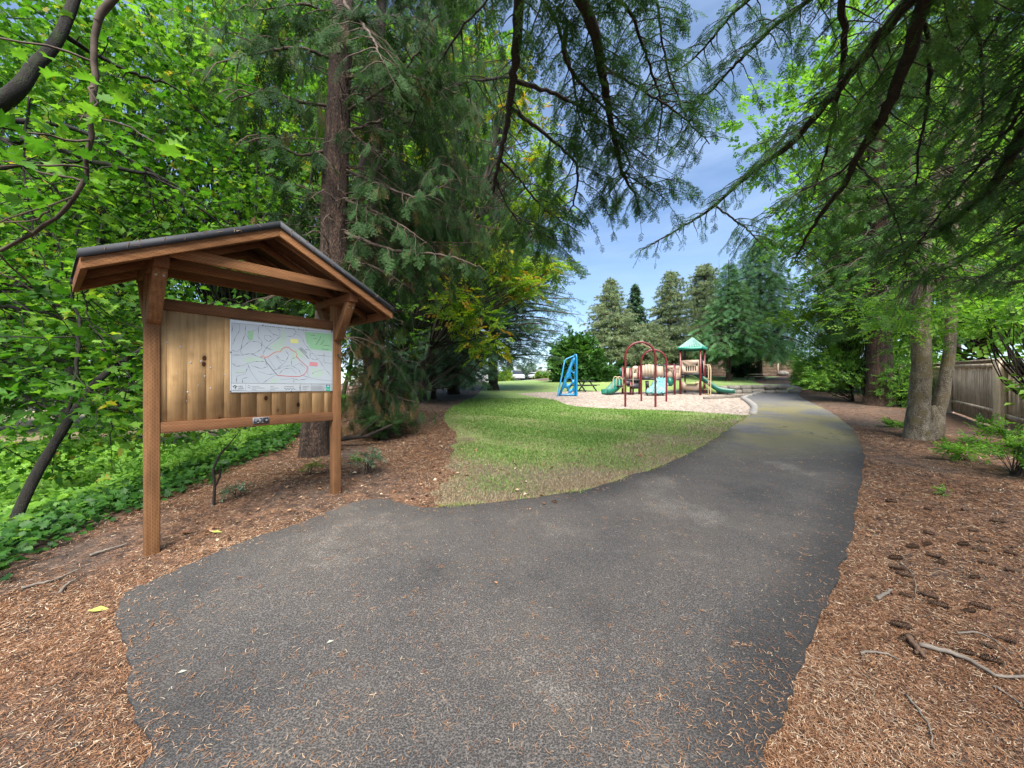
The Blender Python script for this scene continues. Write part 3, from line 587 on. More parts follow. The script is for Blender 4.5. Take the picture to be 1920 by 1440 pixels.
# city logo: tree and two words
a = Acc(); ua, za = c7(112, 985); ub, _ = c7(160, 985)
for (cx, cy, r) in ((118, 945, 9), (132, 938, 10), (148, 940, 10), (160, 948, 8), (125, 957, 6)):
    u, z = c7(cx, cy); uu, _ = c7(cx + r, cy); rad = uu - u; th = np.linspace(0, 2 * np.pi, 9)[:-1]; a.poly([(u + rad * math.cos(t), YS, z + rad * .75 * math.sin(t)) for t in th][::-1])
patch(a, [(132, 972), (142, 950), (150, 950), (152, 972)], YS - .0001)
ua, za = c7(174, 950); ub, _ = c7(240, 950); put_text(a, 'WEST', ua, za - .004, .019, YS, 1, fit=ub - ua); ua, za = c7(174, 972); ub, _ = c7(246, 972); put_text(a, 'LINN', ua, za - .004, .019, YS, 1, fit=ub - ua)
a.build('city_logo', M['ink_black'], sign)
a = Acc(); patch(a, [(1257, 925), (1307, 930), (1307, 1005), (1257, 1002)], YS - .0001); o_ = a.build('green_logo', M['logo_green'], sign)
a = Acc(); patch(a, [(1257, 925), (1307, 930), (1307, 950), (1257, 948)], YS - .0003); a.build('logo_sky', M['logo_blue'], o_)
a = Acc(); patch(a, [(1265, 948), (1275, 936), (1290, 937), (1300, 949)], YS - .0005); line(a, [(1262, 975), (1300, 978)], .003, YS - .0005); line(a, [(1262, 985), (1300, 988)], .002, YS - .0005); a.build('logo_hill', M['white'], o_)
for (cx, cy) in ((96, 108), (86, 525), (83, 1005), (828, 1005), (1316, 1008), (1322, 270)):
    a = Acc(); u, z = c7(cx, cy); th = np.linspace(0, 2 * np.pi, 9)[:-1]; a.prism([(u + .006 * math.cos(t), YS, z + .006 * math.sin(t)) for t in th], (0, -.004, 0)); a.build('screw', M['ink_black'], sign)
# plaque on the bottom rail
pq = thing('plaque', 'small black plaque with two silver emblems on the lower rail', 'plaque', (KP[0], KP[1], 0), math.atan2(KD[1], KD[0]))
ua, za = onplane(474.5, 783.5, .005); ub, zb = onplane(504, 797, .005); zb = za - .062
a = Acc(); a.box(ua, ub, -.006, .0035, zb, za); a.build("backplate", M["ink_grey"], pq)
a = Acc(); a.box(ua + .004, ub - .004, -.0075, -.0062, zb + .004, za - .004); a.build('face', M['ink_black'], pq)
a = Acc(); wq = ub - ua; hq = za - zb; th = np.linspace(0, 2 * np.pi, 17)[:-1]
a.poly([(ub - wq * .15 + .011 * math.cos(t), -.0082, (za + zb) / 2 + .0125 * math.sin(t)) for t in th][::-1])
a.build('emblem', M['metal'], pq); a = Acc(); cxq, czq = ua + wq * .17, (za + zb) / 2
a.poly([(cxq + p * .014, -.0082, czq + q * .014) for p, q in ((0, -1), (.55, -.35), (.95, .1), (.6, .35), (.25, .1), (0, .75), (-.25, .1), (-.6, .35), (-.95, .1), (-.55, -.35))])
a.build('emblem', M['metal'], pq)
a = Acc()
for (p, q, l_) in ((.3, .86, .2), (.55, .86, .18), (.33, .62, .38), (.36, .5, .32), (.33, .38, .38), (.25, .16, .25), (.53, .16, .22)): a.box(ua + wq * p, ua + wq * (p + l_), -.0085, -.0078, zb + hq * q - .0012, zb + hq * q + .0014)
a.build('lettering', M['metal'], pq)
# little hook on the far post
a = Acc(); uh, zh = onplane(638, 668, 0); a.tube([(1.70, -.004, 1.86), (1.70, -.02, 1.86), (1.695, -.024, 1.84), (1.705, -.02, 1.82), (1.725, -.015, 1.815)], .004, 5); a.tube([(1.70, -.006, 1.87), (1.69, -.008, 1.855), (1.70, -.008, 1.84), (1.71, -.008, 1.855), (1.70, -.006, 1.87)], .003, 5); a.build('hook', M['black'], kiosk)
# ------------------------------------------------------------------ playground
def mesh_with_holes(outline, holes, name, mt, parent, depth):
    pts = []; edges = []
    for P in [outline] + holes:
        b = len(pts); n = len(P)
        for p in P: pts.append(Vector((float(p[0]), float(p[1]))))
        for i in range(n): edges.append((b + i, b + (i + 1) % n))
    vs_, es_, fs_, *_ = delaunay_2d_cdt(pts, edges, [], 0, 1e-5)
    V = np.array([(v.x, v.y) for v in vs_]); Fc = np.array([list(f) for f in fs_]); C = V[Fc].mean(1)
    k = inpoly(C, outline)
    for h in holes: k &= ~inpoly(C, h)
    Fc = Fc[k]; a = Acc(); n = len(V); V3 = np.c_[V[:, 0], np.zeros(n), V[:, 1]]; W = V3 + [0, depth, 0]
    e = [(f[i], f[(i + 1) % 3]) for f in Fc for i in range(3)]; se = set(e); be = [q for q in e if (q[1], q[0]) not in se]
    a.add(np.vstack([V3, W]), [Fc, Fc[:, ::-1] + n, np.array([[q[1], q[0], q[0] + n, q[1] + n] for q in be])]); return a.build(name, M[mt], parent)
def rnd(pts, n=3): return catmull(np.c_[np.vstack([pts, pts[:1]]), np.zeros(len(pts) + 1)], n * len(pts) + 1)[:-1, :2]
def arch(acc, x0, x1, Y0, Y1, ytop, r):
    a0, a1 = at(x0, 720, Y0), at(x1, 720, Y1); za, zb = float(H(a0[0], Y0)) - .05, float(H(a1[0], Y1)) - .05; zt = EYE - (ytop - 720) / F * (Y0 + Y1) / 2
    R_ = np.linalg.norm(a1 - a0) / 2; c = (a0 + a1) / 2; d = unit(a1 - a0); pts = [(a0[0], a0[1], za), (a0[0], a0[1], za + .8)]
    for t in np.linspace(math.pi, 0, 17): pts.append((*(c + d * R_ * math.cos(t))[:2], zt - R_ + R_ * math.sin(t)))
    pts += [(a1[0], a1[1], zb + .8), (a1[0], a1[1], zb)]; acc.tube(pts, r, 10)
    return np.array([c[0], c[1], zt])
ar = thing('arch_frame', 'pair of tall maroon tube arches standing in front of the play structure', 'arches', (0, 0, 0))
a = Acc(); t1 = arch(a, 1172.5, 1229, 13.7, 13.6, 641.5, .040); a.build('arch', M['maroon'], ar, True)
a = Acc(); t2 = arch(a, 1202.5, 1249.5, 15.8, 15.6, 656, .038); a.build('arch', M['maroon'], ar, True)
a = Acc(); a.tube([t1 - [0, 0, .03], t2 - [0, 0, .0]], .022, 6); a.build('top_rail', M['tanrail'], ar, True)

Yb = 18.2; bo = thing('climbing_frame', 'blue plastic climber with big cutout holes leaning on two pipe legs', 'climber', at(1065, 720, Yb) * [1, 1, 0] + [0, 0, float(H(2.8, Yb))])
org = np.array(bo.location)
def bp_(cx, cy): p = at(1020 + cx / 9, 620 + cy / 9, Yb) - org; return (p[0], p[2])
outl = [bp_(*p) for p in [(245, 1095), (350, 800), (470, 480), (505, 440), (545, 430), (556, 470), (556, 1100)]]
hs = [rnd([bp_(*p) for p in q]) for q in ([(458, 640), (490, 585), (520, 545), (524, 680), (490, 692)], [(450, 700), (480, 712), (515, 765), (515, 815), (500, 832), (470, 800)], [(400, 815), (458, 815), (470, 868), (405, 905), (373, 868)], [(430, 955), (470, 905), (508, 912), (500, 950), (465, 992), (437, 988)], [(322, 990), (365, 965), (412, 1020), (402, 1062), (308, 1066)], [(448, 1062), (500, 1012), (508, 1040), (480, 1068)])]
mesh_with_holes(outl, hs, 'panel', 'blue', bo, .09)
a = Acc(); q = [at(1081, 742, Yb - .05), at(1081, 672, Yb - .05), at(1080, 665, Yb - .05), at(1077, 666, Yb)]; a.tube(np.array(q) - org, .055, 8); a.build('leg', M['blue'], bo, True)
a = Acc(); q = [at(1045, 744, Yb - .3), at(1053, 706, Yb - .2), at(1058.5, 677, Yb - .1), at(1062, 673, Yb - .05), at(1077, 667, Yb)]; a.tube(np.array(q) - org, .036, 8); a.build('leg', M['bluelight'], bo, True)

ps = thing('play_structure', 'low playground structure with tan panels, green slides and a square green roofed tower', 'play structure')
def gz(X, Y): return float(H(X, Y))
FL, FR, BR, BL = np.array([8.85, 19.35]), np.array([9.6, 18.75]), np.array([10.2, 19.5]), np.array([9.45, 20.1])
def post(x, y, zt, r=.055, mt='maroon', zb=None, par=None):
    a = Acc(); a.tube([(x, y, gz(x, y) - .1 if zb is None else zb), (x, y, zt)], r, 10, True); return a.build('post', M[mt], par or ps, True)
for q in (FL, FR, BR): post(*q, 3.3)
post(*BL, 3.3, .04)
ce = (FL + FR + BR + BL) / 4
# roof
e = [ce + (q - ce) * 1.22 for q in (FL, FR, BR, BL)]; ap = np.array([ce[0], ce[1], 3.98])
a = Acc()
for i in range(4):
    p, q = e[i], e[(i + 1) % 4]; nr = 9
    for j in range(nr * 2):
        t0, t1 = j / (nr * 2), (j + 1) / (nr * 2); u0_ = p + (q - p) * t0; u1_ = p + (q - p) * t1; h0 = .0 + (.035 if j % 2 else 0); h1 = .035 if j % 2 == 0 else 0
        A_ = np.array([*u0_, 3.40 + h0]); B_ = np.array([*u1_, 3.40 + h1]); f0 = .97; 
        a.add([A_, B_, ap * f0 + B_ * (1 - f0) + [0, 0, 0], ap * f0 + A_ * (1 - f0)], [[0, 1, 2, 3]])
rf2 = a.build('roof', M['roofgreen'], ps)
a = Acc()
for i in range(4):
    p, q = e[i], e[(i + 1) % 4]; nr = 18
    o = [(*p, 3.27), (*q, 3.27)] + [(*(q + (p - q) * j / nr), 3.405 + (.03 if j % 2 else 0)) for j in range(nr + 1)]
    nrm = unit(np.array([(q - p)[1], -(q - p)[0], 0])); a.prism(np.array(o) + nrm * .004, nrm * .02)
a.build('roof_edge', M['roofedge'], rf2)
# tower deck + panels
a = Acc(); a.prism([(*q, 1.97) for q in (FL, FR, BR, BL)], (0, 0, .07)); a.build('deck', M['deckdark'], ps)
def panel(name, p, q, z0, z1, mt='tan', holes=(), th=.03, par=None, arc=0, parent=ps):
    p = np.asarray(p, float); q = np.asarray(q, float); Lp = np.linalg.norm(q - p); n = 1
    out = [(0, z0), (Lp, z0)] + ([(Lp * (1 - t), z1 + arc * math.sin(math.pi * t)) for t in np.linspace(0, 1, 9)] if arc else [(Lp, z1), (0, z1)])
    hh = [[(h[0] * Lp + x_, z0 + h[1] * (z1 - z0) + z_) for x_, z_ in h[2]] for h in holes]
    o = mesh_with_holes(out, hh, name, mt, parent, th); o.location = (p[0], p[1], 0); o.rotation_euler = (0, 0, math.atan2(q[1] - p[1], q[0] - p[0])); return o
cir = lambda r: [(r * math.cos(t), r * math.sin(t)) for t in np.linspace(0, 2 * np.pi, 13)[:-1]]
rec = lambda w_, h_: [(-w_, -h_), (w_, -h_), (w_, h_), (-w_, h_)]
dF = unit(FR - FL); dS = unit(BR - FR)
panel('tower_panel', FL + dF * .06, FR - dF * .06, 2.06, 2.74, holes=[(.12, .62, cir(.06)), (.86, .62, cir(.06)), (.27, .36, rec(.026, .13)), (.4, .36, rec(.026, .13)), (.53, .36, rec(.026, .13)), (.66, .36, rec(.026, .13)), (.79, .36, rec(.026, .13))])
panel('side_panel', FR + dS * .06, FR + dS * .2, 2.06, 2.72); panel('side_panel', BR - dS * .2, BR - dS * .05, 2.06, 2.72)
panel('store_panel', FL + dF * .06, FR - dF * .06, 1.17, 1.62, holes=[(.5, .86, rec(.24, .06))]); a = Acc(); pm = FL + dF * .28; a.beam((*(pm - [0, .07]), 1.55), (*(pm + dF * .55 - [0, .07]), 1.55), .16, .03); a.build('counter', M['tanrail'], ps)
panel('back_panel', BL + [.02, 0], BR - [.05, 0], 2.06, 2.8, 'deckdark')
# long run of decks and barriers to the left
base = [(1167.5, 19.6, 688), (1182.5, 19.9, 690), (1198.7, 19.3, 686), (1243, 20.4, 690), (1265, 19.0, 685)]
pp = {}
for x_, Y_, yt in base:
    P_ = at(x_, yt, Y_); pp[x_] = P_; post(P_[0], P_[1], P_[2])
for x_, Y_ in ((1182.5, 18.9), (1187, 19.0), (1212, 19.3)): P_ = at(x_, 716, Y_); post(P_[0], P_[1], P_[2], .045)
def XY(x, Y): return at(x, 720, Y)[:2]
dk = Acc()
dk.prism([(*XY(1168, 19.2), 1.67), (*XY(1199, 19.0), 1.67), (*XY(1200, 20.2), 1.67), (*XY(1169, 20.2), 1.67)], (0, 0, .08)); dk.prism([(*XY(1200, 19.5), 1.72), (*XY(1265, 19.3), 1.72), (*XY(1264, 20.3), 1.72), (*XY(1199, 20.3), 1.72)], (0, 0, .08)); dk.prism([(*XY(1265.5, 19.1), 1.72), (*XY(1277, 19.2), 1.72), (*XY(1277, 20.2), 1.72), (*XY(1265.5, 20.2), 1.72)], (0, 0, .08))
dk.build('deck', M['deckdark'], ps)
panel('barrier', XY(1172, 19.5), XY(1180, 19.5), 1.76, 2.35); panel('barrier', XY(1186, 19.4), XY(1198, 19.4), 1.76, 2.40, holes=[(.35, .6, cir(.07))], arc=.06)
for i in range(5): panel('bridge_board', XY(1204 + i * 5.6, 19.5), XY(1209.2 + i * 5.6, 19.5), 1.80, 2.46 + .09 * math.sin(math.pi * (i + .5) / 5))
panel('barrier', XY(1232, 19.5), XY(1243, 19.5), 1.76, 2.44); panel('barrier', XY(1247, 19.6), XY(1264, 19.3), 1.72, 2.47, holes=[(.2, .6, cir(.09)), (.75, .75, cir(.03)), (.65, .6, cir(.03))])
hw = [(.3, .66, rec(.035, .05)), (.3 + .2, .66, rec(.035, .05)), (.3, .5, rec(.035, .05)), (.5, .5, rec(.035, .05))]
panel('window_panel', XY(1266, 19.05), XY(1276.5, 19.3), 1.68, 2.44, holes=[(.3, .70, rec(.03, .045)), (.62, .70, rec(.03, .045)), (.3, .56, rec(.03, .045)), (.62, .56, rec(.03, .045))])
panel('step_riser', XY(1171, 19.1), XY(1183, 19.1), 1.42, 1.66, 'deckdark'); panel('step_riser', XY(1181, 19.0), XY(1198, 19.0), 1.25, 1.52, 'deckdark')
a = Acc(); a.prism([(*XY(1176, 18.6), 1.36), (*XY(1191, 18.6), 1.36), (*XY(1191, 19.0), 1.36), (*XY(1176, 19.0), 1.36)], (0, 0, .05)); a.prism([(*XY(1156, 18.9), 1.38), (*XY(1168, 18.9), 1.38), (*XY(1168, 19.5), 1.38), (*XY(1156, 19.5), 1.38)], (0, 0, .05)); a.build('step', M['deckdark'], ps)
a = Acc(); a.tube([at(1277, 684, 20.2), at(1243, 683, 20.2)], .025, 6); a.build('rail', M['maroon'], ps, True); a = Acc(); a.tube([at(1264, 712, 19.2), at(1277, 713, 19.2)], .02, 6); a.build('rail', M['maroon'], ps, True)
# hoops and ladder in tan pipe
a = Acc()
for dx in (0, 6):
    h_ = [at(1149.5 + dx, 735, 19.0 + dx * .02), at(1149.5 + dx, 712, 19.), at(1151.5 + dx, 707, 19.), at(1155 + dx, 706, 19.), at(1159.5 + dx, 708, 19.), at(1161.5 + dx, 713, 19.), at(1161.5 + dx, 728, 19.)]
    a.tube(h_, .018, 6)
a.tube([at(1187, 727, 18.8), at(1187, 700, 18.8), at(1189, 693, 18.8), at(1192, 690, 18.8)], .018, 6); a.build('handrail', M['tanrail'], ps, True)
a = Acc()
for dx, Y_ in ((0, 18.9), (4.3, 18.7)): a.tube([at(1328 + dx, 742, Y_ - .1), at(1328.5 + dx, 692, Y_), at(1327 + dx, 685.5, Y_ + .1), at(1323 + dx, 683.5, Y_ + .2), at(1319 + dx, 684, Y_ + .3)], .022, 6)
for y_ in (710, 720, 730, 739): a.tube([at(1320, y_, 19.1), at(1332, y_, 18.7)], .018, 6)
a.build('ladder', M['tanrail'], ps, True)
# slides: U-shaped channel swept along a path
def slide(path, wdt, n=22, mt='greenpl', depth=.2):
    c = catmull(path, n); tg = unit(np.gradient(c, axis=0)); sd = unit(np.cross(tg, [0, 0, 1])); upv = np.cross(sd, tg)
    prof = [(-wdt / 2 - .05, depth * .95), (-wdt / 2, depth), (-wdt / 2 + .03, .02), (-wdt / 6, .0), (0, .025), (wdt / 6, 0), (wdt / 2 - .03, .02), (wdt / 2, depth), (wdt / 2 + .05, depth * .95), (wdt / 2 + .02, -.05), (-wdt / 2 - .02, -.05)]
    k = len(prof); v = np.array([[c[i] + sd[i] * p + upv[i] * q for p, q in prof] for i in range(n)]).reshape(-1, 3)
    f = [[i * k + j, i * k + (j + 1) % k, (i + 1) * k + (j + 1) % k, (i + 1) * k + j] for i in range(n - 1) for j in range(k)]
    a = Acc(); a.add(v, [np.array(f), np.arange(k)[None], (np.arange(k) + (n - 1) * k)[None, ::-1]]); return a.build('slide', M[mt], ps, True)
s1 = slide([(9.72, 20.0, 2.03), (10.0, 19.95, 1.93), (10.5, 19.72, 1.5), (10.9, 19.5, 1.17), (11.35, 19.25, 1.06), (11.5, 19.2, 1.06)], .72)
a = Acc(); a.tube([(11.3, 19.3, .85), (11.3, 19.3, 1.05)], .03, 6); a.build('support', M['greenpl'], s1); a = Acc(); a.tube([(10.15, 19.8, .9), (10.15, 19.8, 1.75)], .03, 6); a.build('support', M['greenpl'], s1)
P_ = [(*XY(1169, 19.7), 1.74), (*XY(1163, 19.6), 1.62), (*XY(1153, 19.3), 1.28), (*XY(1143, 19.1), 1.06), (*XY(1133, 19.0), 1.02)]
slide(P_, .5)
a = Acc(); a.prism([at(1161, 699, 19.7), at(1161.5, 692, 19.7), at(1168, 687, 19.7), at(1167.5, 712, 19.7)], (0, .05, 0)); a.prism([at(1176, 687, 19.9), at(1181.5, 688, 19.9), at(1181, 712, 19.9), at(1176, 712, 19.9)], (0, .05, 0)); a.build('slide_hood', M['greenpl'], ps)
# moulded climbing slab
n1, n2 = 15, 12; V = []
tl, trr, bl, br = at(1229, 709, 19.2), at(1251, 711, 19.2), at(1211, 738, 18.3), at(1248, 739, 18.3)
for j in range(n2):
    for i in range(n1):
        u, v = i / (n1 - 1), j / (n2 - 1); p = (bl * (1 - u) + br * u) * (1 - v) + (tl * (1 - u) + trr * u) * v; p = p + np.array([0, -.12, .1]) * (abs(R.gauss(0, .55)) + .6 * math.sin(v * math.pi)); V.append(p)
V = np.array(V); f = np.array([[j * n1 + i, j * n1 + i + 1, (j + 1) * n1 + i + 1, (j + 1) * n1 + i] for j in range(n2 - 1) for i in range(n1 - 1)]); a = Acc(); a.add(V, f, rng.random(len(V))); 
cs = a.build('climbing_slab', M['teal'], ps); md = cs.modifiers.new('solid', 'SOLIDIFY'); md.thickness = .1
a = Acc(); a.tube([at(1214, 741, 18.3), at(1214, 737, 18.4)], .04, 6); a.tube([at(1243, 742, 18.3), at(1243, 738, 18.4)], .04, 6); a.build('foot', M['deckdark'], cs)
a = Acc(); th = np.linspace(0, 2 * np.pi, 11)[:-1]; a.prism([at(1256 + 5.5 * math.cos(t), 716 + 8.5 * math.sin(t), 18.8) for t in th], (.1, .12, 0)); a.prism([at(1232, 718, 19.0), at(1233, 708, 19.0), at(1240, 712, 19.0), at(1243, 718, 19.0)], (0, .08, 0)); a.build('climber_wing', M['greenpl'], ps)
a = Acc(); th = np.linspace(0, 2 * np.pi, 15)[:-1]; c0 = at(1211, 709.5, 18.9); a.box(c0[0] - .17, c0[0] + .17, 18.75, 18.95, c0[2] - .08, c0[2] + .1); a.tube([at(1213, 714, 18.9), at(1214, 727, 18.9)], .09, 8, True); a.build('play_drum', M['deckdark'], ps)
a = Acc(); a.box(*sum([[at(1175, 0, 19.2)[0], at(1198, 0, 19.2)[0]]], []), 19.15, 19.2, 1.4, 1.66); a.build('step_side', M['deckdark'], ps)

# kerb of the playground, timber edging
kp = np.array(smoothpoly(kb, 24)); a = Acc(); nrm = unit(np.gradient(kp, axis=0)); nrm = np.c_[-nrm[:, 1], nrm[:, 0]]
zz = H(kp[:, 0], kp[:, 1])
for i in range(len(kp) - 1):
    lo = [(*(kp[i] + nrm[i] * .10), zz[i] - .1), (*(kp[i] - nrm[i] * .10), zz[i] - .1), (*(kp[i + 1] - nrm[i + 1] * .10), zz[i + 1] - .1), (*(kp[i + 1] + nrm[i + 1] * .10), zz[i + 1] - .1)]
    a.prism(lo, (0, 0, .19))
struct(a.build('kerb', M['conc']))
a = Acc(); p, q = G(1321, 748.5), G(1394, 744.5); a.beam((*p, float(H(*p)) + .03), (*q, float(H(*q)) + .03), .14, .16); tag(a.build('timber_edging', M['stick']), 'grey timber edging beam lying in the wood chips beside the kerb', 'timber edging')

# dry stone wall: each block a thing
bid = 0; xs = 11.2; stones = []
for row, (z0_, hh) in enumerate(((.0, .26), (.25, .22))):
    xs = 11.15 + row * .15
    while xs < (15.2 if row == 0 else 14.9):
        wd = R.uniform(.38, .75); stones.append((xs, wd, z0_, hh * R.uniform(.85, 1.12), row)); xs += wd + .015
top = max(s[0] for s in stones)
NTH = ['first', 'second', 'third', 'fourth', 'fifth', 'sixth', 'seventh', 'eighth', 'ninth', 'tenth', 'eleventh', 'twelfth']
for i, (x_, wd, z0_, hh, row) in enumerate(stones):
    kk = sum(1 for q in stones[:i] if q[4] == row)
    gx = float(hmain(x_ + wd / 2, 19.75)); n = 4; a = Acc(); V = []
    for iz in range(3):
        for k in range(12):
            t = 2 * math.pi * k / 12; cx, sx_ = math.cos(t), math.sin(t); e_ = .38; px_ = np.sign(cx) * abs(cx) ** e_; py_ = np.sign(sx_) * abs(sx_) ** e_
            sc_ = (.93, 1.0, .9)[iz]; V.append((px_ * wd / 2 * sc_ * R.uniform(.95, 1.02), py_ * .19 * sc_ * R.uniform(.93, 1.05), (0, .5, 1)[iz] * hh * R.uniform(.97, 1.03)))
    f = [[iz * 12 + k, iz * 12 + (k + 1) % 12, (iz + 1) * 12 + (k + 1) % 12, (iz + 1) * 12 + k] for iz in range(2) for k in range(12)]
    a.add(V, [np.array(f), np.arange(12)[None, ::-1], (np.arange(12) + 24)[None]])
    o = a.build('wall_stone', M['stone']); o.location = (x_ + wd / 2, 20.02 + R.uniform(-.03, .03) + .08 * (z0_ > 0), gx + z0_ - .03)
    tag(o, 'rough grey wall block, %s from the left in the %s course behind the slide' % (NTH[kk], 'upper' if z0_ else 'lower'), 'stone', 'blocks of the low stone wall, %s course' % ('upper' if z0_ else 'lower'))

# picnic tables
def picnic(name, x, Y, rz, label, s=1., mt='conc', group=None):
    X = (x - 960) / F * Y; o = thing(name, label, 'picnic table', (X, Y, gz(X, Y)), rz, group)
    a = Acc(); a.box(-.9 * s, .9 * s, -.38 * s, .38 * s, .70 * s, .76 * s); a.build('table_top', M[mt], o, bevel=.01)
    for q in (-1, 1):
        a = Acc(); a.box(-.9 * s, .9 * s, q * .72 * s - .14 * s, q * .72 * s + .14 * s, .42 * s, .47 * s); a.build('bench', M[mt], o, bevel=.01)
    for q in (-1, 1):
        a = Acc(); a.beam((q * .6 * s, -.8 * s, .0), (q * .6 * s, -.2 * s, .7 * s), .08 * s, .06 * s); a.beam((q * .6 * s, .8 * s, .0), (q * .6 * s, .2 * s, .7 * s), .08 * s, .06 * s); a.beam((q * .6 * s, -.8 * s, .39 * s), (q * .6 * s, .8 * s, .39 * s), .06 * s, .05 * s); a.build('frame', M['black'], o)
picnic('picnic_table', 1418, 31.5, .1, 'pale picnic table under the conifer in front of the far brown fence', .72, 'tanrail')
picnic('picnic_table', 1091, 21.6, .7, 'dark metal picnic table on the lawn just behind the blue climber', .85, 'black')

# ------------------------------------------------------------------ fences, house, cars
def board_fence(name, p, q, top0, top1, label, n=None, mt='fence', bw=.13, rail=True):
    p = np.array(p, float); q = np.array(q, float); Lf = np.linalg.norm(q - p); o = thing(name, label, 'fence'); n = n or int(Lf / (bw + .012)); d = (q - p) / Lf; nr = np.array([-d[1], d[0]])
    if nr @ (-p) < 0: nr = -nr
    a = Acc(); th = .018
    for i in range(n):
        t = (i + .5) / n; c = p + d * Lf * t; zt = top0 + (top1 - top0) * t; zb = gz(*c) + .05; off = nr * R.uniform(-.004, .004)
        b0, b1 = c - d * bw / 2 + off, c + d * bw / 2 + off
        a.prism([(*b0, zb), (*b1, zb), (*(b1 - nr * th), zb), (*(b0 - nr * th), zb)], (0, 0, zt - zb), R.random())
    a.build('board_panel', M[mt], o)
    for dz, nm in ((-.02, 'cap_rail'), (-.16, 'top_rail'), (-1.28, 'lower_rail')):
        a = Acc(); wv = .14 if nm == 'cap_rail' else .04; pr_ = p + nr * (.03 if nm != 'cap_rail' else 0); qr_ = q + nr * (.03 if nm != 'cap_rail' else 0)
        a.beam((*pr_, top0 + dz + .02), (*qr_, top1 + dz + .02), wv, .04 if nm == 'cap_rail' else .10); a.build(nm, M['farfence' if mt == 'farfence' else 'fence'], o)
    for t in (0, 1):
        c = p + d * (Lf * t); a = Acc(); c = c + nr * .05; a.box(c[0] - .06, c[0] + .06, c[1] - .06, c[1] + .06, gz(*c) - .05, (top0, top1)[t] - .03); a.build('post', M[mt], o, bevel=.005)
    return o
pA = XY(1878, 8.8); pB = XY(1786, 12.0); zA = at(0, 674, 8.8)[2]; zB = at(0, 679, 12.0)[2]
board_fence('board_fence', pA, pB, zA, zB, 'weathered wooden fence panel right of the two-stemmed tree')
pC = XY(1700, 16.5); board_fence('board_fence', pB + [.1, .15], pC, zB - .03, at(0, 684, 16.5)[2], 'greenish wooden fence panel seen between the two stems of the tree')
pD = pA + np.array([.06, -.03]); board_fence('board_fence', pD, pD + (pA - pB) * .9 + [1.0, .3], zA - .07, zA - .45, 'nearest wooden fence panel, at the right edge behind the shrubs')
pE = XY(1640, 24); board_fence('board_fence', pC + [.1, .15], pE, at(0, 685, 16.5)[2], at(0, 688, 24)[2], 'far wooden fence panel behind the thick fir trunk')
# far horizontal-board fence
def far_fence(xa, xb, Ya, Yb_, label, hh=1.85):
    o = thing('plank_fence', label, 'fence'); p, q = XY(xa, Ya), XY(xb, Yb_); a = Acc(); nb = 11; n = max(2, int(np.linalg.norm(q - p) / 2.4))
    for s in range(n):
        c0, c1 = p + (q - p) * s / n, p + (q - p) * (s + 1) / n; z0_, z1_ = gz(*c0), gz(*c1)
        for i in range(nb): a.beam((*c0, z0_ + (i + .5) * hh / nb), (*c1, z1_ + (i + .5) * hh / nb), .03, hh / nb - .018, R.random())
    a.build('board_panel', M['farfence'], o)
    for s in range(n + 1):
        c = p + (q - p) * s / n - [0, .06]; b = Acc(); b.box(c[0] - .07, c[0] + .07, c[1] - .04, c[1] + .04, gz(*c) - .1, gz(*c) + hh + .06); b.build('post', M['fence'], o)
far_fence(1285, 1500, 41.5, 42.5, 'long brown horizontal-board fence across the back of the lawn'); far_fence(1128, 1215, 41, 41, 'low brown fence behind the pine trunks left of the play structure', 1.3)
# boulder
a = Acc(); V = []
for i in range(7):
    for k in range(12):
        ph = math.pi * i / 6; t = 2 * math.pi * k / 12; r_ = 1 + R.uniform(-.14, .14); V.append((.6 * r_ * math.sin(ph) * math.cos(t), .42 * r_ * math.sin(ph) * math.sin(t), .32 * r_ * math.cos(ph)))
a.add(V, [np.array([[i * 12 + k, (i + 1) * 12 + k, (i + 1) * 12 + (k + 1) % 12, i * 12 + (k + 1) % 12] for i in range(6) for k in range(12)])]); o = a.build('boulder', M['stone']); X_ = (1468 - 960) / F * 40.5; o.location = (X_, 40.5, gz(X_, 40.5) + .25); tag(o, 'rounded grey boulder at the foot of the far brown fence', 'boulder')
def house(x0, x1, Y, zb, zw, zp, label, depth=9, chim=None):
    X0, X1 = (x0 - 960) / F * Y, (x1 - 960) / F * Y; o = thing('house', label, 'house'); a = Acc(); xm = (X0 + X1) / 2
    a.box(X0, X1, Y, Y + depth, zb, zw); a.build('wall', M['house'], o)
    a = Acc(); a.prism([(X0 - .5, Y - .5, zw), (X0 - .5, Y + depth + .5, zw), (X0 - .5, Y + depth / 2, zp)], (X1 - X0 + 1, 0, 0)); r_ = a.build('roof', M['hroof'], o)
    if chim:
        a = Acc(); cx = (chim - 960) / F * Y; a.box(cx - .5, cx + .5, Y - .9, Y - .01, zb, zp + 1.2); a.build('chimney', M['house'], r_)
    nw = max(2, int((X1 - X0) / 3))
    for i in range(nw):
        cx = X0 + (X1 - X0) * (i + .5) / nw; a = Acc(); a.box(cx - .6, cx + .6, Y - .06, Y - .005, zw - 2.0, zw - .8); wf = a.build('window', M['carwhite'], o); a = Acc(); a.box(cx - .52, cx + .52, Y - .09, Y - .062, zw - 1.92, zw - .88); a.build('pane', M['glass'], wf)
house(1288, 1372, 52, 2.2, 6.3, 8.2, 'cream house behind the play tower with a wide chimney', chim=1340)
house(1395, 1500, 60, 2.2, 5.4, 7.6, 'pale low house seen over the right end of the far fence')
house(1010, 1038, 120, 0, 4.4, 6.5, 'tiny grey-roofed house in the distance beyond the road')
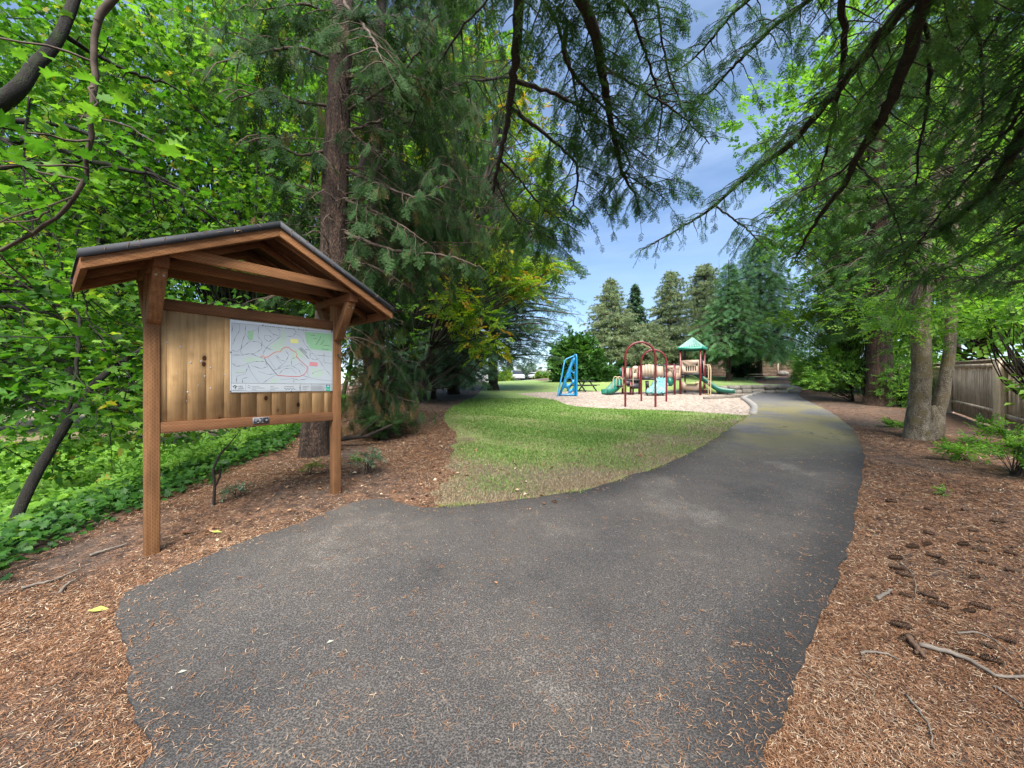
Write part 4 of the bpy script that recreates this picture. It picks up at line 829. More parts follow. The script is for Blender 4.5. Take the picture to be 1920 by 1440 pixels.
def car(x, Y, rz, mt, label, s=1., name='parked_car', suv=True):
    X = (x - 960) / F * Y; o = thing(name, label, 'car', (X, Y, gz(X, Y)), rz); W = .9 * s; hb = .85 * s; ht = (1.65 if suv else 1.4) * s
    a = Acc(); sec = [(-2.2, .42, .62, .86), (-2.1, .32, .85, .96), (-1.3, .3, .95, 1), (1.3, .3, .98, 1), (2.1, .32, .92, .95), (2.25, .42, .7, .85)]
    V = []
    for x_, lo, hi, wf in sec:
        for yy, zz_ in ((-1, lo), (-1, hi * .85), (-.9, hi), (.9, hi), (1, hi * .85), (1, lo)): V.append((x_ * s, yy * W * wf, zz_ * s))
    k = 6; f = [[i * k + j, (i + 1) * k + j, (i + 1) * k + (j + 1) % k, i * k + (j + 1) % k] for i in range(5) for j in range(k)]; a.add(V, [np.array(f), np.arange(6)[None], (np.arange(6) + 30)[None, ::-1]]); a.build('body', M[mt], o, bevel=.03)
    def cab(x0, x1, x2, x3, z0, z1, w0, w1): return [(x0, -w0, z0), (x3, -w0, z0), (x3, w0, z0), (x0, w0, z0), (x1, -w1, z1), (x2, -w1, z1), (x2, w1, z1), (x1, w1, z1)]
    fc = np.array([[0, 1, 5, 4], [1, 2, 6, 5], [2, 3, 7, 6], [3, 0, 4, 7], [4, 5, 6, 7]])
    a = Acc(); a.add(np.array(cab(-1.0, -.35, 1.6, 2.05, .93, ht / s - .06, .86 * .9, .68)) * s, fc); a.build('window', M['glass'], o)
    a = Acc(); a.box(-.35 * s, 1.6 * s, -.66 * s, .66 * s, ht - .07, ht); a.build('roof', M[mt], o, bevel=.03)
    for sx_ in (-1.35, 1.35):
        for sy in (-1, 1):
            b = Acc(); th = np.linspace(0, 2 * np.pi, 15)[:-1]; b.prism([(sx_ * s + .34 * s * math.cos(t), sy * (W - .2), .34 * s + .34 * s * math.sin(t)) for t in th], (0, sy * .21, 0)); b.build('wheel', M['tyre'], o)
    for sy in (-1, 1):
        b = Acc(); b.box(-2.22 * s, -2.1 * s, sy * W * .72 - .14 * s, sy * W * .72 + .14 * s, .62 * s, .76 * s); b.build('headlight', M['metal'], o)
car(932, 58, math.pi + .35, 'carwhite', 'white car half hidden behind the clipped yellow-green hedge left of the road', 1.05)
car(970, 57, math.pi / 2 + .12, 'carsilver', 'silver car on the road facing the lawn, middle of the three cars')
car(1004, 66, math.pi / 2 + .3, 'carwhite', 'small white car farthest right on the road, beside low shrubs', .9, suv=False)
# small dark bin
X_, Y_ = XY(793, 18.0); o = thing('litter_bin', 'small dark green bin under the low spreading fir', 'bin', (X_, Y_, gz(X_, Y_)))
a = Acc(); a.box(-.17, .17, -.17, .17, 0, .42); a.build('body', M['deckdark'], o, bevel=.02); a = Acc(); a.box(-.19, .19, -.19, .19, .421, .47); a.build('lid', M['greenpl'], o, bevel=.02)
# ------------------------------------------------------------------ foliage templates (unit length along x, flat in xy)
def tri_strip(segs):
    v = []; f = []
    for (x, y, dx, dy, w, z) in segs:     # a pointed blade from (x,y) by (dx,dy)
        b = len(v); n = np.array([-dy, dx]); n = n / (np.hypot(*n) + 1e-9) * w / 2
        v += [(x + n[0], y + n[1], z), (x - n[0], y - n[1], z), (x + dx, y + dy, z * .6 - .01)]; f.append((b, b + 1, b + 2))
    return np.array(v, float), [np.array(f)]
def T_fir(nt=8, nn=8, ln=.095, w=.028, fan=.42, seed=1, droop=.10):
    r = random.Random(seed); S = []
    def twig(x0, y0, ang, L_, n):
        for i in range(n):
            t = (i + r.random()) / n; x = x0 + L_ * t * math.cos(ang); y = y0 + L_ * t * math.sin(ang)
            for sg in (-1, 1):
                a_ = ang + sg * r.uniform(.6, 1.1); l_ = ln * r.uniform(.7, 1.2); S.append((x, y, l_ * math.cos(a_), l_ * math.sin(a_), w, r.uniform(-.025, .03) - droop * (abs(y) * 1.2 + x * x)))
        a_ = ang; S.append((x0 + L_ * math.cos(ang) * .85, y0 + L_ * math.sin(ang) * .85, ln * math.cos(a_), ln * math.sin(a_), w, -droop * (abs(y0) + 1)))
    twig(0, 0, 0, 1, nn + 5)
    for i in range(nt):
        t = (i + .5) / nt * .85 + .05; sg = 1 if i % 2 else -1; twig(t, 0, sg * r.uniform(.65, .95), fan * (1 - t * .65) * r.uniform(.75, 1.15), nn)
    return tri_strip(S)
def T_cedar(seed=2):          # limp hanging fronds
    r = random.Random(seed); S = []
    for i in range(22):
        t = r.uniform(0, .75); a_ = r.uniform(-.5, .5); l_ = r.uniform(.2, .5); x, y = t, r.uniform(-.07, .07) + a_ * .15
        for k in range(4):
            S.append((x, y, l_ * .42 * math.cos(a_), l_ * .42 * math.sin(a_), .017, r.uniform(-.05, .05)))
            S.append((x, y, .12 * math.cos(a_ + .6 * (-1) ** k), .12 * math.sin(a_ + .6 * (-1) ** k), .015, r.uniform(-.05, .05)))
            x += l_ * .25 * math.cos(a_); y += l_ * .25 * math.sin(a_)
    return tri_strip(S)
def T_tuft(n=16, seed=3, spread=1.25, w=.05):
    r = random.Random(seed); v = []; f = []
    for i in range(n):
        th = r.uniform(0, 2 * math.pi); ph = r.uniform(.1, spread); d = np.array([math.cos(ph), math.sin(ph) * math.cos(th), math.sin(ph) * math.sin(th)]); s = unit(np.cross(d, [r.gauss(0, 1), r.gauss(0, 1), r.gauss(0, 1)])) * w
        b = len(v); l_ = r.uniform(.6, 1); v += [s * .5, -s * .5, d * l_]; f.append((b, b + 1, b + 2))
    return np.array(v), [np.array(f)]
def T_maple(seed=1, curl=.10):
    r = random.Random(seed)
    o = [(0, 0), (.10, -.16), (.02, -.34), (.22, -.30), (.30, -.50), (.42, -.30), (.60, -.46), (.62, -.22), (.80, -.20), (.74, -.08), (1, 0)]
    pts = o + [(x, -y) for x, y in o[-2:0:-1]]; P = np.array([(x + r.uniform(-.04, .04), y * r.uniform(.8, 1.12) + r.uniform(-.03, .03), curl * abs(y) - .3 * (x - .35) ** 2 + r.uniform(-.05, .05)) for x, y in pts]); c = np.array([[.38, 0, -.03]]); V = np.vstack([P, c]); n = len(P)
    return V, [np.array([[i, (i + 1) % n, n] for i in range(n)])]
def T_leaf(w=.5, fold=.12):
    V = np.array([(0, 0, 0), (.45, -w / 2, fold), (1, 0, -.05), (.45, w / 2, fold)], float); return V, [np.array([[0, 1, 2], [0, 2, 3]])]
def T_spray(kind, n=7, w=.5, ls=.30, seed=4):       # several leaves along a twig
    r = random.Random(seed); V = []; Fs = []; tv, tf = kind; b = 0
    for i in range(n):
        t = (i + .3) / n; sg = 1 if i % 2 else -1; a_ = sg * r.uniform(.4, 1.1) if i < n - 1 else 0; s = ls * r.uniform(.75, 1.2)
        c, s_ = math.cos(a_), math.sin(a_); til = r.uniform(-.5, .5); R3 = np.array([[c, -s_, 0], [s_, c, 0], [0, 0, 1]]) @ np.array([[1, 0, 0], [0, math.cos(til), -math.sin(til)], [0, math.sin(til), math.cos(til)]])
        V.append((tv * s) @ R3.T + [t * .8, sg * .02, r.uniform(-.05, .05)]); Fs.append(tf[0] + b); b += len(tv)
    return np.vstack(V), [np.vstack(Fs)]
FIRN = [T_fir(seed=s) for s in (1, 2, 3)]
FIRM = [T_fir(5, 4, .15, .05, .45, s) for s in (4, 5)]
FIRF = [T_fir(4, 3, .24, .11, .45, s) for s in (6, 7)]
CED = [T_cedar(s) for s in (1, 2, 3)]
PINE = [T_tuft(16, s) for s in (1, 2)]; PINEF = [T_tuft(11, s, 1.3, .11) for s in (1, 2)]
MAPLE = T_maple(); LEAF = T_leaf()
MAP1 = [MAPLE, T_maple(2, .45), T_maple(3, -.3), T_maple(4, .7)]; MAPS = [T_spray(MAPLE, 5, ls=.36, seed=s) for s in (1, 2)]
LSPR = [T_spray(LEAF, 9, ls=.26, seed=s) for s in (1, 2, 3)]
ASHS = [T_spray(T_leaf(.34), 8, ls=.42, seed=s) for s in (1, 2)]
LFAR = [T_spray(T_leaf(.7), 6, ls=.42, seed=s) for s in (1, 2)]

class Fol:                                   # collects sprays, emits one mesh
    def __init__(s): s.P = []; s.D = []; s.U = []; s.S = []; s.T = []
    def add(s, P, D, U, S, T):
        k = len(P); s.P.append(np.asarray(P, float)); s.D.append(np.broadcast_to(np.asarray(D, float), (k, 3))); s.U.append(np.broadcast_to(np.asarray(U, float), (k, 3)))
        s.S.append(np.broadcast_to(np.asarray(S, float), (k,))); s.T.append(np.broadcast_to(np.asarray(T, float), (k,)))
    def build(s, name, tmpls, mt, parent, loc):
        P = np.vstack(s.P) - loc; D = np.vstack(s.D); U = np.vstack(s.U); S = np.concatenate(s.S); T = np.clip(np.concatenate(s.T), 0, 1); a = Acc()
        Rm = basis(D, U); ch = rng.integers(0, len(tmpls), len(P))
        for k, (tv, tf) in enumerate(tmpls):
            m = ch == k; a.inst(tv, tf, P[m], Rm[m], S[m], T[m], rng.normal(size=len(tv)) * .06)
        return a.build(name, M[mt], parent)

def rnd3(n): return rng.normal(size=(n, 3))
def limb(wood, fol, pts, r0, r1=.012, step=.22, L0=1.0, L1=.45, spray=.34, dens=.10, droop=.35, start=.1, tint=(.2, .75), bare=.0, sides=6, twig_r=.008, up=(0, 0, 1), hang=0.):
    c = catmull(pts, max(10, int(len(pts) * 8))); n = len(c); seg = np.linalg.norm(np.diff(c, axis=0), axis=1); s = np.r_[0, np.cumsum(seg)]; Lm = s[-1]
    c[1:-1] += rnd3(n - 2) * min(.008, Lm * .004)
    wood.tube(c, r1 + (r0 - r1) * (1 - np.linspace(0, 1, n)) ** .7, sides, bump=.08 if r0 > .02 else 0)
    x = start * Lm; sg = 1
    while x < Lm:
        t = x / Lm; p = np.array([np.interp(x, s, c[:, k]) for k in range(3)]); q = np.array([np.interp(min(x + .1, Lm), s, c[:, k]) for k in range(3)]); q0 = np.array([np.interp(max(x - .1, 0), s, c[:, k]) for k in range(3)]); tg = unit(q - q0)
        side = unit(np.cross(tg, up)) * sg; Ls = (L0 * (1 - t) + L1 * t) * R.uniform(.6, 1.25); d = unit(tg * R.uniform(.3, .8) + side * 1.0 + rnd3(1)[0] * .18)
        m = 7; tt = np.linspace(0, 1, m)[:, None]; b = p + d * Ls * tt + np.array([0, 0, -1]) * droop * Ls * tt ** 2 + np.cumsum(rnd3(m) * .02 * Ls, axis=0) * (tt > 0)
        wood.tube(b, np.linspace(min(twig_r * 1.3, r0), .003, m), 4)
        if R.random() > bare:
            k = max(3, int(Ls / dens)); u = np.sort(rng.random(k) * .95 + .08); P = np.array([[np.interp(w_ * (m - 1), np.arange(m), b[:, j]) for j in range(3)] for w_ in np.clip(u, 0, 1)])
            bd = unit(b[-1] - b[0]); sd = unit(np.cross(bd, up)); s2 = np.where(np.arange(k) % 2, 1, -1)[:, None]
            D = unit(bd * rng.uniform(.5, 1.1, (k, 1)) + sd * s2 * rng.uniform(.2, .9, (k, 1)) + rnd3(k) * .16 + np.array([0, 0, -1]) * (.18 + hang + .3 * rng.random((k, 1)) * (1 + hang)))
            tb = R.uniform(*tint); fol.add(P, D, unit(np.array([0, 0, 1.]) + rnd3(k) * .35), spray * rng.uniform(.7, 1.2, k) * (1 - .35 * t), tb + rng.normal(size=k) * .1)
        x += step * R.uniform(.7, 1.3); sg = -sg

def trunk_mesh(o, pts, r, loc, mt, sides=14, flare=0, name='trunk', bmp=.035):
    a = Acc(); n = 28; c = catmull(pts, n); rr_ = np.interp(np.linspace(0, 1, n), np.linspace(0, 1, len(r)), r); h = np.linalg.norm(c - c[0], axis=1)
    rr_ = rr_ * (1 + flare * np.exp(-h / .22)); a.tube(c - loc, rr_, sides, bump=bmp); return a.build(name, M[mt], o, True)

def conifer(name, label, x, y, h, r0, crown, prof, nwh, spr, tmpl, mt, bark='dark_bark', cat='tree', lean=(0, 0), step=.4, dens=.22, droop=.25, rise=.0, dead=0, group=None, per=5, tint=(.2, .8), hang=0, sides=5, zb=None, fname='foliage', gaps=0., keep=None):
    z0 = gz(x, y) if zb is None else zb; loc = np.array([x, y, z0]); o = thing(name, label, cat, loc, group=group)
    trunk_mesh(o, [loc - [0, 0, .15], loc + [lean[0] * .5, lean[1] * .5, h * .5], loc + [lean[0], lean[1], h]], [r0, r0 * .6, .02], loc, bark, 10, .5)
    wood, fol = Acc(), Fol(); z = crown
    while z < h * .985:
        t = (z - crown) / (h - crown); Rr = np.interp(t, np.linspace(0, 1, len(prof)), prof); a0 = R.uniform(0, 6.28)
        for k in range(per):
            if R.random() < gaps: continue
            a_ = a0 + 6.283 * k / per + R.uniform(-.4, .4); L_ = Rr * R.uniform(.7, 1.12); c0 = loc + [lean[0] * z / h, lean[1] * z / h, z + R.uniform(-.2, .2) * h / 20]; d = np.array([math.cos(a_), math.sin(a_), 0])
            e = c0 + d * L_ + [0, 0, rise * L_ - droop * L_ * .5]; m = c0 + d * L_ * .5 + [0, 0, rise * L_ * .7 + .02 * L_]
            if keep is not None and not keep(e): continue
            if dead and R.random() < dead: limb(wood, fol, [c0, m, e], .022, .004, step, .5, .2, spr, dens, .3, .2, tint, 1.0, 4)
            else: limb(wood, fol, [c0, m, e], max(.012, L_ * .014), .006, step * (.8 + L_ * .06), L_ * .34, .18 * min(L_, 2), spr * (.7 + .3 * (1 - t)), dens, droop, .18, tint, 0, 4, .006, hang=hang)
        z += h * .9 / nwh * (1 - .45 * t) * R.uniform(.8, 1.2)
    unparent_shift(wood, loc); wood.build('branches', M['twig'], o); fol.build(fname, tmpl, mt, o, loc); return o

def decid(name, label, base, lobes, nclump, nleaf, leaf, tmpl, mt, trunk=None, r0=.12, bark='dark_bark', cat='tree', group=None, flat=.55, tint=(.2, .8), tiltr=.5, cl=.55, fork=None, limbs=True, shell=.55):
    base = np.asarray(base, float); loc = base.copy(); o = thing(name, label, cat, loc, group=group); lobes = [(np.asarray(c, float), np.asarray(r, float)) for c, r in lobes]
    top = np.mean([c for c, r in lobes], axis=0); fk = base + (top - base) * .35 + [0, 0, .0] if fork is None else np.asarray(fork, float)
    tp = trunk if trunk is not None else [base - [0, 0, .15], (base + fk) / 2 + rnd3(1)[0] * .06 * np.linalg.norm(fk - base) * [1, 1, 0], fk]
    trunk_mesh(o, tp, [r0, r0 * .8, r0 * .6], loc, bark, 10, .4); wood, fol = Acc(), Fol(); vol = np.array([np.prod(np.broadcast_to(r, 3)) for c, r in lobes]) ** .67; vol /= vol.sum()
    for i in range(nclump):
        c, r = lobes[rng.choice(len(lobes), p=vol)]; d = unit(rnd3(1)[0]); p = c + d * np.broadcast_to(r, 3) * (shell + (1 - shell) * R.random()) * R.uniform(.75, 1.0)
        if limbs:
            cand = catmull(np.asarray(tp, float), 14); tz = p[2] - .45 * np.hypot(*(p - base)[:2]); st = cand[np.argmin(np.abs(cand[:, 2] - tz))]; m = (st + p) / 2 + rnd3(1)[0] * .08 * np.linalg.norm(p - st) + [0, 0, .1]
            wood.tube(catmull([st, m, p], 7), np.linspace(r0 * .28 + .004, .006, 7), 4)
        k = max(2, int(nleaf * R.uniform(.6, 1.4))); cs = cl * R.uniform(.7, 1.3); off = rnd3(k) * [cs, cs, cs * flat] * .55; P = p + off; D = unit(off * [1, 1, .5] + (p - c) * .2 + rnd3(k) * cs * .35 + [0, 0, -.15 * cs])
        tb = R.uniform(*tint); fol.add(P, D, unit(np.array([0, 0, 1.]) + rnd3(k) * tiltr), leaf * rng.uniform(.65, 1.25, k), tb + rng.normal(size=k) * .14)
    if limbs: unparent_shift(wood, loc); wood.build('branches', M[bark if bark != 'grey_bark' else 'twig'], o)
    fol.build('foliage', tmpl, mt, o, loc); return o
def L3(x, y, Y, rx_, ry_, rz_): return (at(x, y, Y), (rx_ / F * Y, ry_, rz_ / F * Y))      # ellipsoid lobe seen round a spot

# ------------------------------------------------------------------ big firs at the left, cedar
x, y = -3.42, 6.5; z0 = gz(x, y); loc = np.array([x, y, z0])
t1 = thing('fir_tree', 'tall fir with a thick furrowed trunk rising behind the far end of the notice board', 'tree', loc)
trunk_mesh(t1, [loc - [.05, 0, .3], at(592, 800, 6.5), at(620, 560, 6.5), at(630, 300, 6.5), at(640, 80, 6.6), at(660, -500, 6.9)], [.235, .225, .215, .20, .18, .12], loc, 'fir_bark', 22, .55, bmp=.045)
wood, fol = Acc(), Fol()
def P(x, y, Y): return at(x, y, Y)
TL = [([P(645, 318, 6.5), P(720, 350, 6.3), P(790, 370, 6.0), P(850, 335, 5.8)], .03, .25), ([P(640, 372, 6.5), P(730, 410, 6.3), P(800, 455, 6.1)], .03, .35), ([P(640, 435, 6.5), P(740, 470, 6.2), P(830, 478, 5.9), P(900, 500, 5.8)], .035, .35), ([P(650, 210, 6.6), P(700, 180, 6.1), P(760, 130, 5.6), P(800, 70, 5.2)], .03, .5), ([P(640, 230, 6.6), P(700, 280, 6.3), P(760, 290, 6)], .02, .4), ([P(640, 150, 6.5), P(720, 130, 6.2), P(820, 160, 6.0), P(900, 200, 6.)], .03, .2), ([P(640, 490, 6.5), P(700, 500, 6.4), P(770, 540, 6.3)], .02, .5),
      ([P(620, 200, 6.5), P(560, 190, 6.1), P(500, 170, 5.8), P(430, 190, 5.6)], .028, .1), ([P(620, 280, 6.5), P(560, 290, 6.2), P(500, 260, 6.0), P(450, 270, 5.8)], .026, .2), ([P(615, 370, 6.5), P(565, 350, 6.2), P(520, 340, 6.)], .02, .4), ([P(620, 110, 6.6), P(560, 90, 6.1), P(480, 100, 5.8), P(400, 120, 5.6)], .03, .1), ([P(640, 60, 6.6), P(580, 10, 6), P(480, 20, 5.6)], .03, .1), ([P(640, 40, 6.6), P(720, 30, 6.2), P(800, 40, 5.8)], .03, .1), ([P(640, -60, 6.6), P(760, -60, 6.2), P(860, -20, 5.8), P(930, 30, 5.6)], .03, .1), ([P(640, 0, 6.6), P(690, 60, 5.6), P(720, 120, 5.0)], .03, .1), ([P(620, 560, 6.5), P(560, 545, 6.8), P(500, 560, 7.0)], .018, .5), ([P(640, 250, 6.8), P(700, 230, 7.6), P(790, 200, 8.2), P(880, 220, 8.6)], .03, .1)]
for pts, r_, b_ in TL: limb(wood, fol, pts, r_, .006, .11, .8, .45, .34, .065, .5, .18, (.12, .72), b_ * .5, 6, hang=.5)
for i in range(60):      # dead bare twigs on the lower trunk
    zz = R.uniform(2.2, 7); a_ = R.uniform(-.9, 1.6); c0 = np.array([-3.42 + (zz - z0) * .075, 6.5, zz]); d = np.array([math.cos(a_), -math.sin(a_) * .7, R.uniform(-.25, .25)]); L_ = R.uniform(.5, 1.7)
    limb(wood, fol, [c0, c0 + d * L_ * .5, c0 + d * L_ + [0, 0, -.25 * L_]], .012, .003, .25, .3, .15, .2, .2, .4, .3, (.2, .5), 1., 4, .004)
unparent_shift(wood, loc); wood.build('branches', M['dead_twig'], t1); fol.build('foliage', FIRN, 'cedar', t1, loc)

# cedar with hanging sprays
x, y = -3.0, 8.6; z0 = gz(x, y); loc = np.array([x, y, z0]); ct = thing('cedar_tree', 'shaggy dark cedar with brown dying sprays hanging to the ground beyond the notice board', 'tree', loc)
trunk_mesh(ct, [loc - [0, 0, .2], at(700, 500, 8.6), at(712, 100, 8.7), at(730, -500, 9)], [.17, .15, .12, .06], loc, 'dark_bark', 12, .4); wood, fol = Acc(), Fol()
def ced(n, zr_, Rf, tint, a_rng=(0, 6.28), spr=.42, hang=1.4, bare=0):
    for i in range(n):
        zz = R.uniform(*zr_); a_ = R.uniform(*a_rng); c0 = np.array([-3.0 + (zz - z0) * .04, 8.6, zz + z0]); L_ = Rf(zz) * R.uniform(.45, 1.05); d = np.array([math.cos(a_), math.sin(a_), 0])
        limb(wood, fol, [c0, c0 + d * L_ * .5 + [0, 0, -.10 * L_], c0 + d * L_ + [0, 0, -.18 * L_]], .018, .004, .22, .5, .3, spr, .10, .9, .15, tint, bare, 4, .005, hang=hang)
ced(34, (.5, 3.2), lambda z: 1.15, (.1, .75)); ced(14, (.4, 3.0), lambda z: 1.35, (.78, .98), (3.6, 5.8))
ced(44, (3, 6), lambda z: np.interp(z, [3, 4.2, 6], [1.2, 2.3, 3.5]), (.1, .78)); ced(60, (5.5, 13), lambda z: np.interp(z, [6, 7, 10, 13], [3.6, 4.1, 3.8, 1.4]), (.15, .80)); ced(34, (5.2, 11), lambda z: 4.1, (.2, .75), (-1.2, .9)); ced(10, (3.5, 7), lambda z: 2.2, (.80, .96), (4, 6.2))
unparent_shift(wood, loc); wood.build('branches', M['dead_twig'], ct); fol.build('foliage', CED, 'cedar', ct, loc)

# slender dark trunk between fir and cedar
x, y = -3.55, 9.9; loc = np.array([x, y, gz(x, y)]); o = thing('slender_fir', 'thin dark leaning fir trunk between the thick fir and the shaggy cedar', 'tree', loc)
trunk_mesh(o, [loc - [0, 0, .2], at(662, 480, 9.9), at(692, 250, 9.9), at(712, 80, 10), at(740, -300, 10)], [.13, .13, .12, .11, .07], loc, 'dark_bark', 10); wood, fol = Acc(), Fol()
for i in range(40):
    t = R.uniform(0, 1); c0 = at(672 + 45 * t, 420 - 500 * t, 9.9); a_ = R.uniform(0, 6.28); L_ = R.uniform(.8, 2.0); d = np.array([math.cos(a_), math.sin(a_), R.uniform(-.1, .3)]); limb(wood, fol, [c0, c0 + d * L_ * .5, c0 + d * L_ - [0, 0, .2 * L_]], .018, .005, .25, .5, .3, .4, .13, .4, .2, (.2, .8), .2, 4)
unparent_shift(wood, loc); wood.build('branches', M['twig'], o); fol.build('foliage', FIRM, 'needle', o, loc)

# ------------------------------------------------------------------ maples at the left
def maple(name, label, base, stem, r0, limbs, spots, n, leaf=.135, bark='moss_bark', tint=(.15, .85)):
    loc = np.asarray(base, float); o = thing(name, label, 'tree', loc, group=None); trunk_mesh(o, stem, r0, loc, bark, 12, 0)
    a = Acc(); tw = []
    for pts, ra, rb in limbs:
        c = catmull(pts, 26); c[1:-1] += rnd3(24) * .012; a.tube(c, np.linspace(ra, rb, 26), 7, bump=.1)
        for k in range(3, 26, 2):
            d = unit(rnd3(1)[0] * [1, 1, .45] + unit(c[-1] - c[0]) * .5 + [0, 0, -.12]); L_ = R.uniform(.4, 1.1); b = c[k] + d * L_ * np.linspace(0, 1, 8)[:, None] + np.cumsum(rnd3(8) * .02, 0) + [0, 0, -.18 * L_] * np.linspace(0, 1, 8)[:, None] ** 2; a.tube(b, np.linspace(max(rb, .011) * .8, .003, 8), 4); tw.append(b)
    fol = Fol()
    for b in tw:
        k = R.randint(6, 12); ii = rng.integers(2, 8, k); fol.add(b[ii] + rnd3(k) * .09, unit(rnd3(k) * [1, 1, .35] + [0, 0, -.25]), unit(np.array([0, 0, 1.]) + rnd3(k) * .4), leaf * rng.uniform(.7, 1.25, k), R.uniform(*tint) + rng.normal(size=k) * .1)
    for (c, r, q) in spots:
        nc = max(3, int(n * q)); Cn = c + unit(rnd3(nc)) * np.broadcast_to(r, 3) * rng.random((nc, 1)) ** .4
        for p in Cn:
            k = R.randint(12, 22); offs = rnd3(k) * [.34, .34, .13]; fol.add(p + offs, unit(offs + rnd3(k) * .2 + [0, 0, -.12]), unit(np.array([0, 0, 1.]) + rnd3(k) * .6), leaf * rng.uniform(.45, 1.4, k), R.uniform(*tint) + rng.normal(size=k) * .16)
        for _ in range(nc // 3):
            p, q_ = Cn[R.randrange(nc)], Cn[R.randrange(nc)]
            if np.linalg.norm(p - q_) < 2.5: a.tube(catmull([p, (p + q_) / 2 + rnd3(1)[0] * .12, q_], 6), np.linspace(.009, .004, 6), 4)
    unparent_shift(a, loc); a.build('branches', M[bark], o); fol.build('foliage', MAP1, 'maple', o, loc); return o
S = lambda x, y, Y, rx_, ry_, rz_, q: (at(x, y, Y), np.array([rx_ / F * Y, ry_, rz_ / F * Y]), q)
b1 = P(-60, 1130, 3.9); b1[2] = gz(b1[0], b1[1])
maple('maple_tree', 'leaning young maple with a dark bare stem crossing left of the notice board post', b1, [b1 - [0, 0, .2], P(0, 1035, 4.0), P(60, 905, 4.2), P(128, 790, 4.4), P(185, 712, 4.6), P(265, 655, 4.9)], [.062, .055, .05, .044, .038, .026],
      [([P(128, 790, 4.4), P(150, 640, 4.5), P(120, 500, 4.6), P(90, 390, 4.8)], .02, .008), ([P(185, 712, 4.6), P(240, 760, 4.8), P(330, 700, 5.4)], .018, .007), ([P(265, 655, 4.9), P(330, 600, 5.5), P(420, 560, 6.4)], .03, .01), ([P(150, 745, 4.45), P(215, 770, 4.5), P(250, 700, 4.7)], .012, .006), ([P(160, 500, 4.6), P(165, 590, 4.6), P(200, 660, 4.7)], .012, .006)],
      [S(60, 640, 6.5, 110, 1.2, 130, 1), S(180, 800, 7.5, 130, 1.3, 50, .8), S(430, 850, 8.2, 150, 1.0, 40, .7), S(190, 600, 6.5, 90, 1., 90, .8), S(60, 850, 6.5, 90, 1.0, 60, .6)], 34)
b2 = np.array([-8.2, 4.6, gz(-8.2, 4.6)])
maple('maple_tree', 'large maple with mossy limbs arching over the notice board roof', b2, [b2 - [0, 0, .2], b2 + [.1, 0, 2.5], P(-260, 380, 4.6), P(0, 195, 4.5), P(60, 130, 4.6), P(125, 40, 4.8), P(200, -200, 5)], [.18, .15, .11, .078, .068, .055, .04],
      [([P(-200, 330, 4.6), P(0, 265, 5), P(90, 275, 5), P(170, 300, 5.1), P(250, 322, 5.3), P(300, 335, 5.5), P(420, 425, 6.3)], .055, .012), ([P(-160, 330, 4.6), P(0, 315, 4.6), P(90, 306, 4.7), P(170, 303, 4.8)], .035, .012), ([P(-100, 240, 4.7), P(0, 223, 5), P(80, 230, 5.2), P(150, 245, 5.4), P(230, 290, 5.6), P(290, 325, 5.8), P(360, 370, 6.2), P(430, 420, 6.6)], .045, .012), ([P(110, 60, 4.8), P(180, 102, 5.2), P(260, 142, 5.6), P(330, 165, 6), P(400, 240, 6.4)], .035, .010), ([P(270, 325, 5.4), P(285, 380, 5.5), P(310, 440, 5.8)], .014, .006), ([P(285, 330, 5.5), P(320, 390, 5.8), P(350, 430, 6)], .014, .006), ([P(-100, 600, 4.6), P(0, 545, 4.8), P(80, 536, 5), P(150, 530, 5.2)], .03, .012), ([P(-100, 540, 4.8), P(0, 574, 4.9), P(60, 580, 5), P(130, 600, 5.2), P(230, 620, 5.6)], .032, .012), ([P(0, 255, 4.9), P(80, 330, 5), P(140, 385, 5.2), P(210, 390, 5.5)], .022, .008), ([P(60, 140, 4.7), P(45, 300, 4.6), P(60, 420, 4.6), P(90, 520, 4.6)], .014, .007)],
      [S(60, 120, 7, 130, 1.4, 130, 1), S(230, 150, 7.5, 120, 1.5, 110, 1), S(380, 170, 8.2, 110, 1.5, 120, .8), S(80, 380, 7, 130, 1.3, 100, 1), S(260, 330, 8, 130, 1.4, 90, .9), S(420, 360, 8.5, 90, 1.2, 80, .7), S(60, 480, 6.5, 90, 1.2, 90, .7), S(230, 560, 7.5, 130, 1.2, 60, .8), S(100, -60, 7, 220, 1.6, 120, 1), S(420, -20, 8.5, 160, 1.6, 110, 1)], 46)
b3 = np.array([-6.6, 2.0, gz(-6.6, 2.0)])
maple('vine_maple', 'thin bare hanging stem curving across the top left corner', b3, [b3 - [0, 0, .1], b3 + [.3, .3, 3.5], b3 + [1.6, .7, 5.6], P(195, -60, 2.9), P(183, 40, 2.9)], [.05, .04, .03, .026, .024], [([P(183, 40, 2.9), P(172, 130, 2.9), P(167, 230, 2.9), P(163, 290, 2.95), P(145, 360, 3.0), P(90, 420, 3.1), P(0, 472, 3.2), P(-60, 500, 3.3)], .022, .012), ], [], 0, bark='twig')
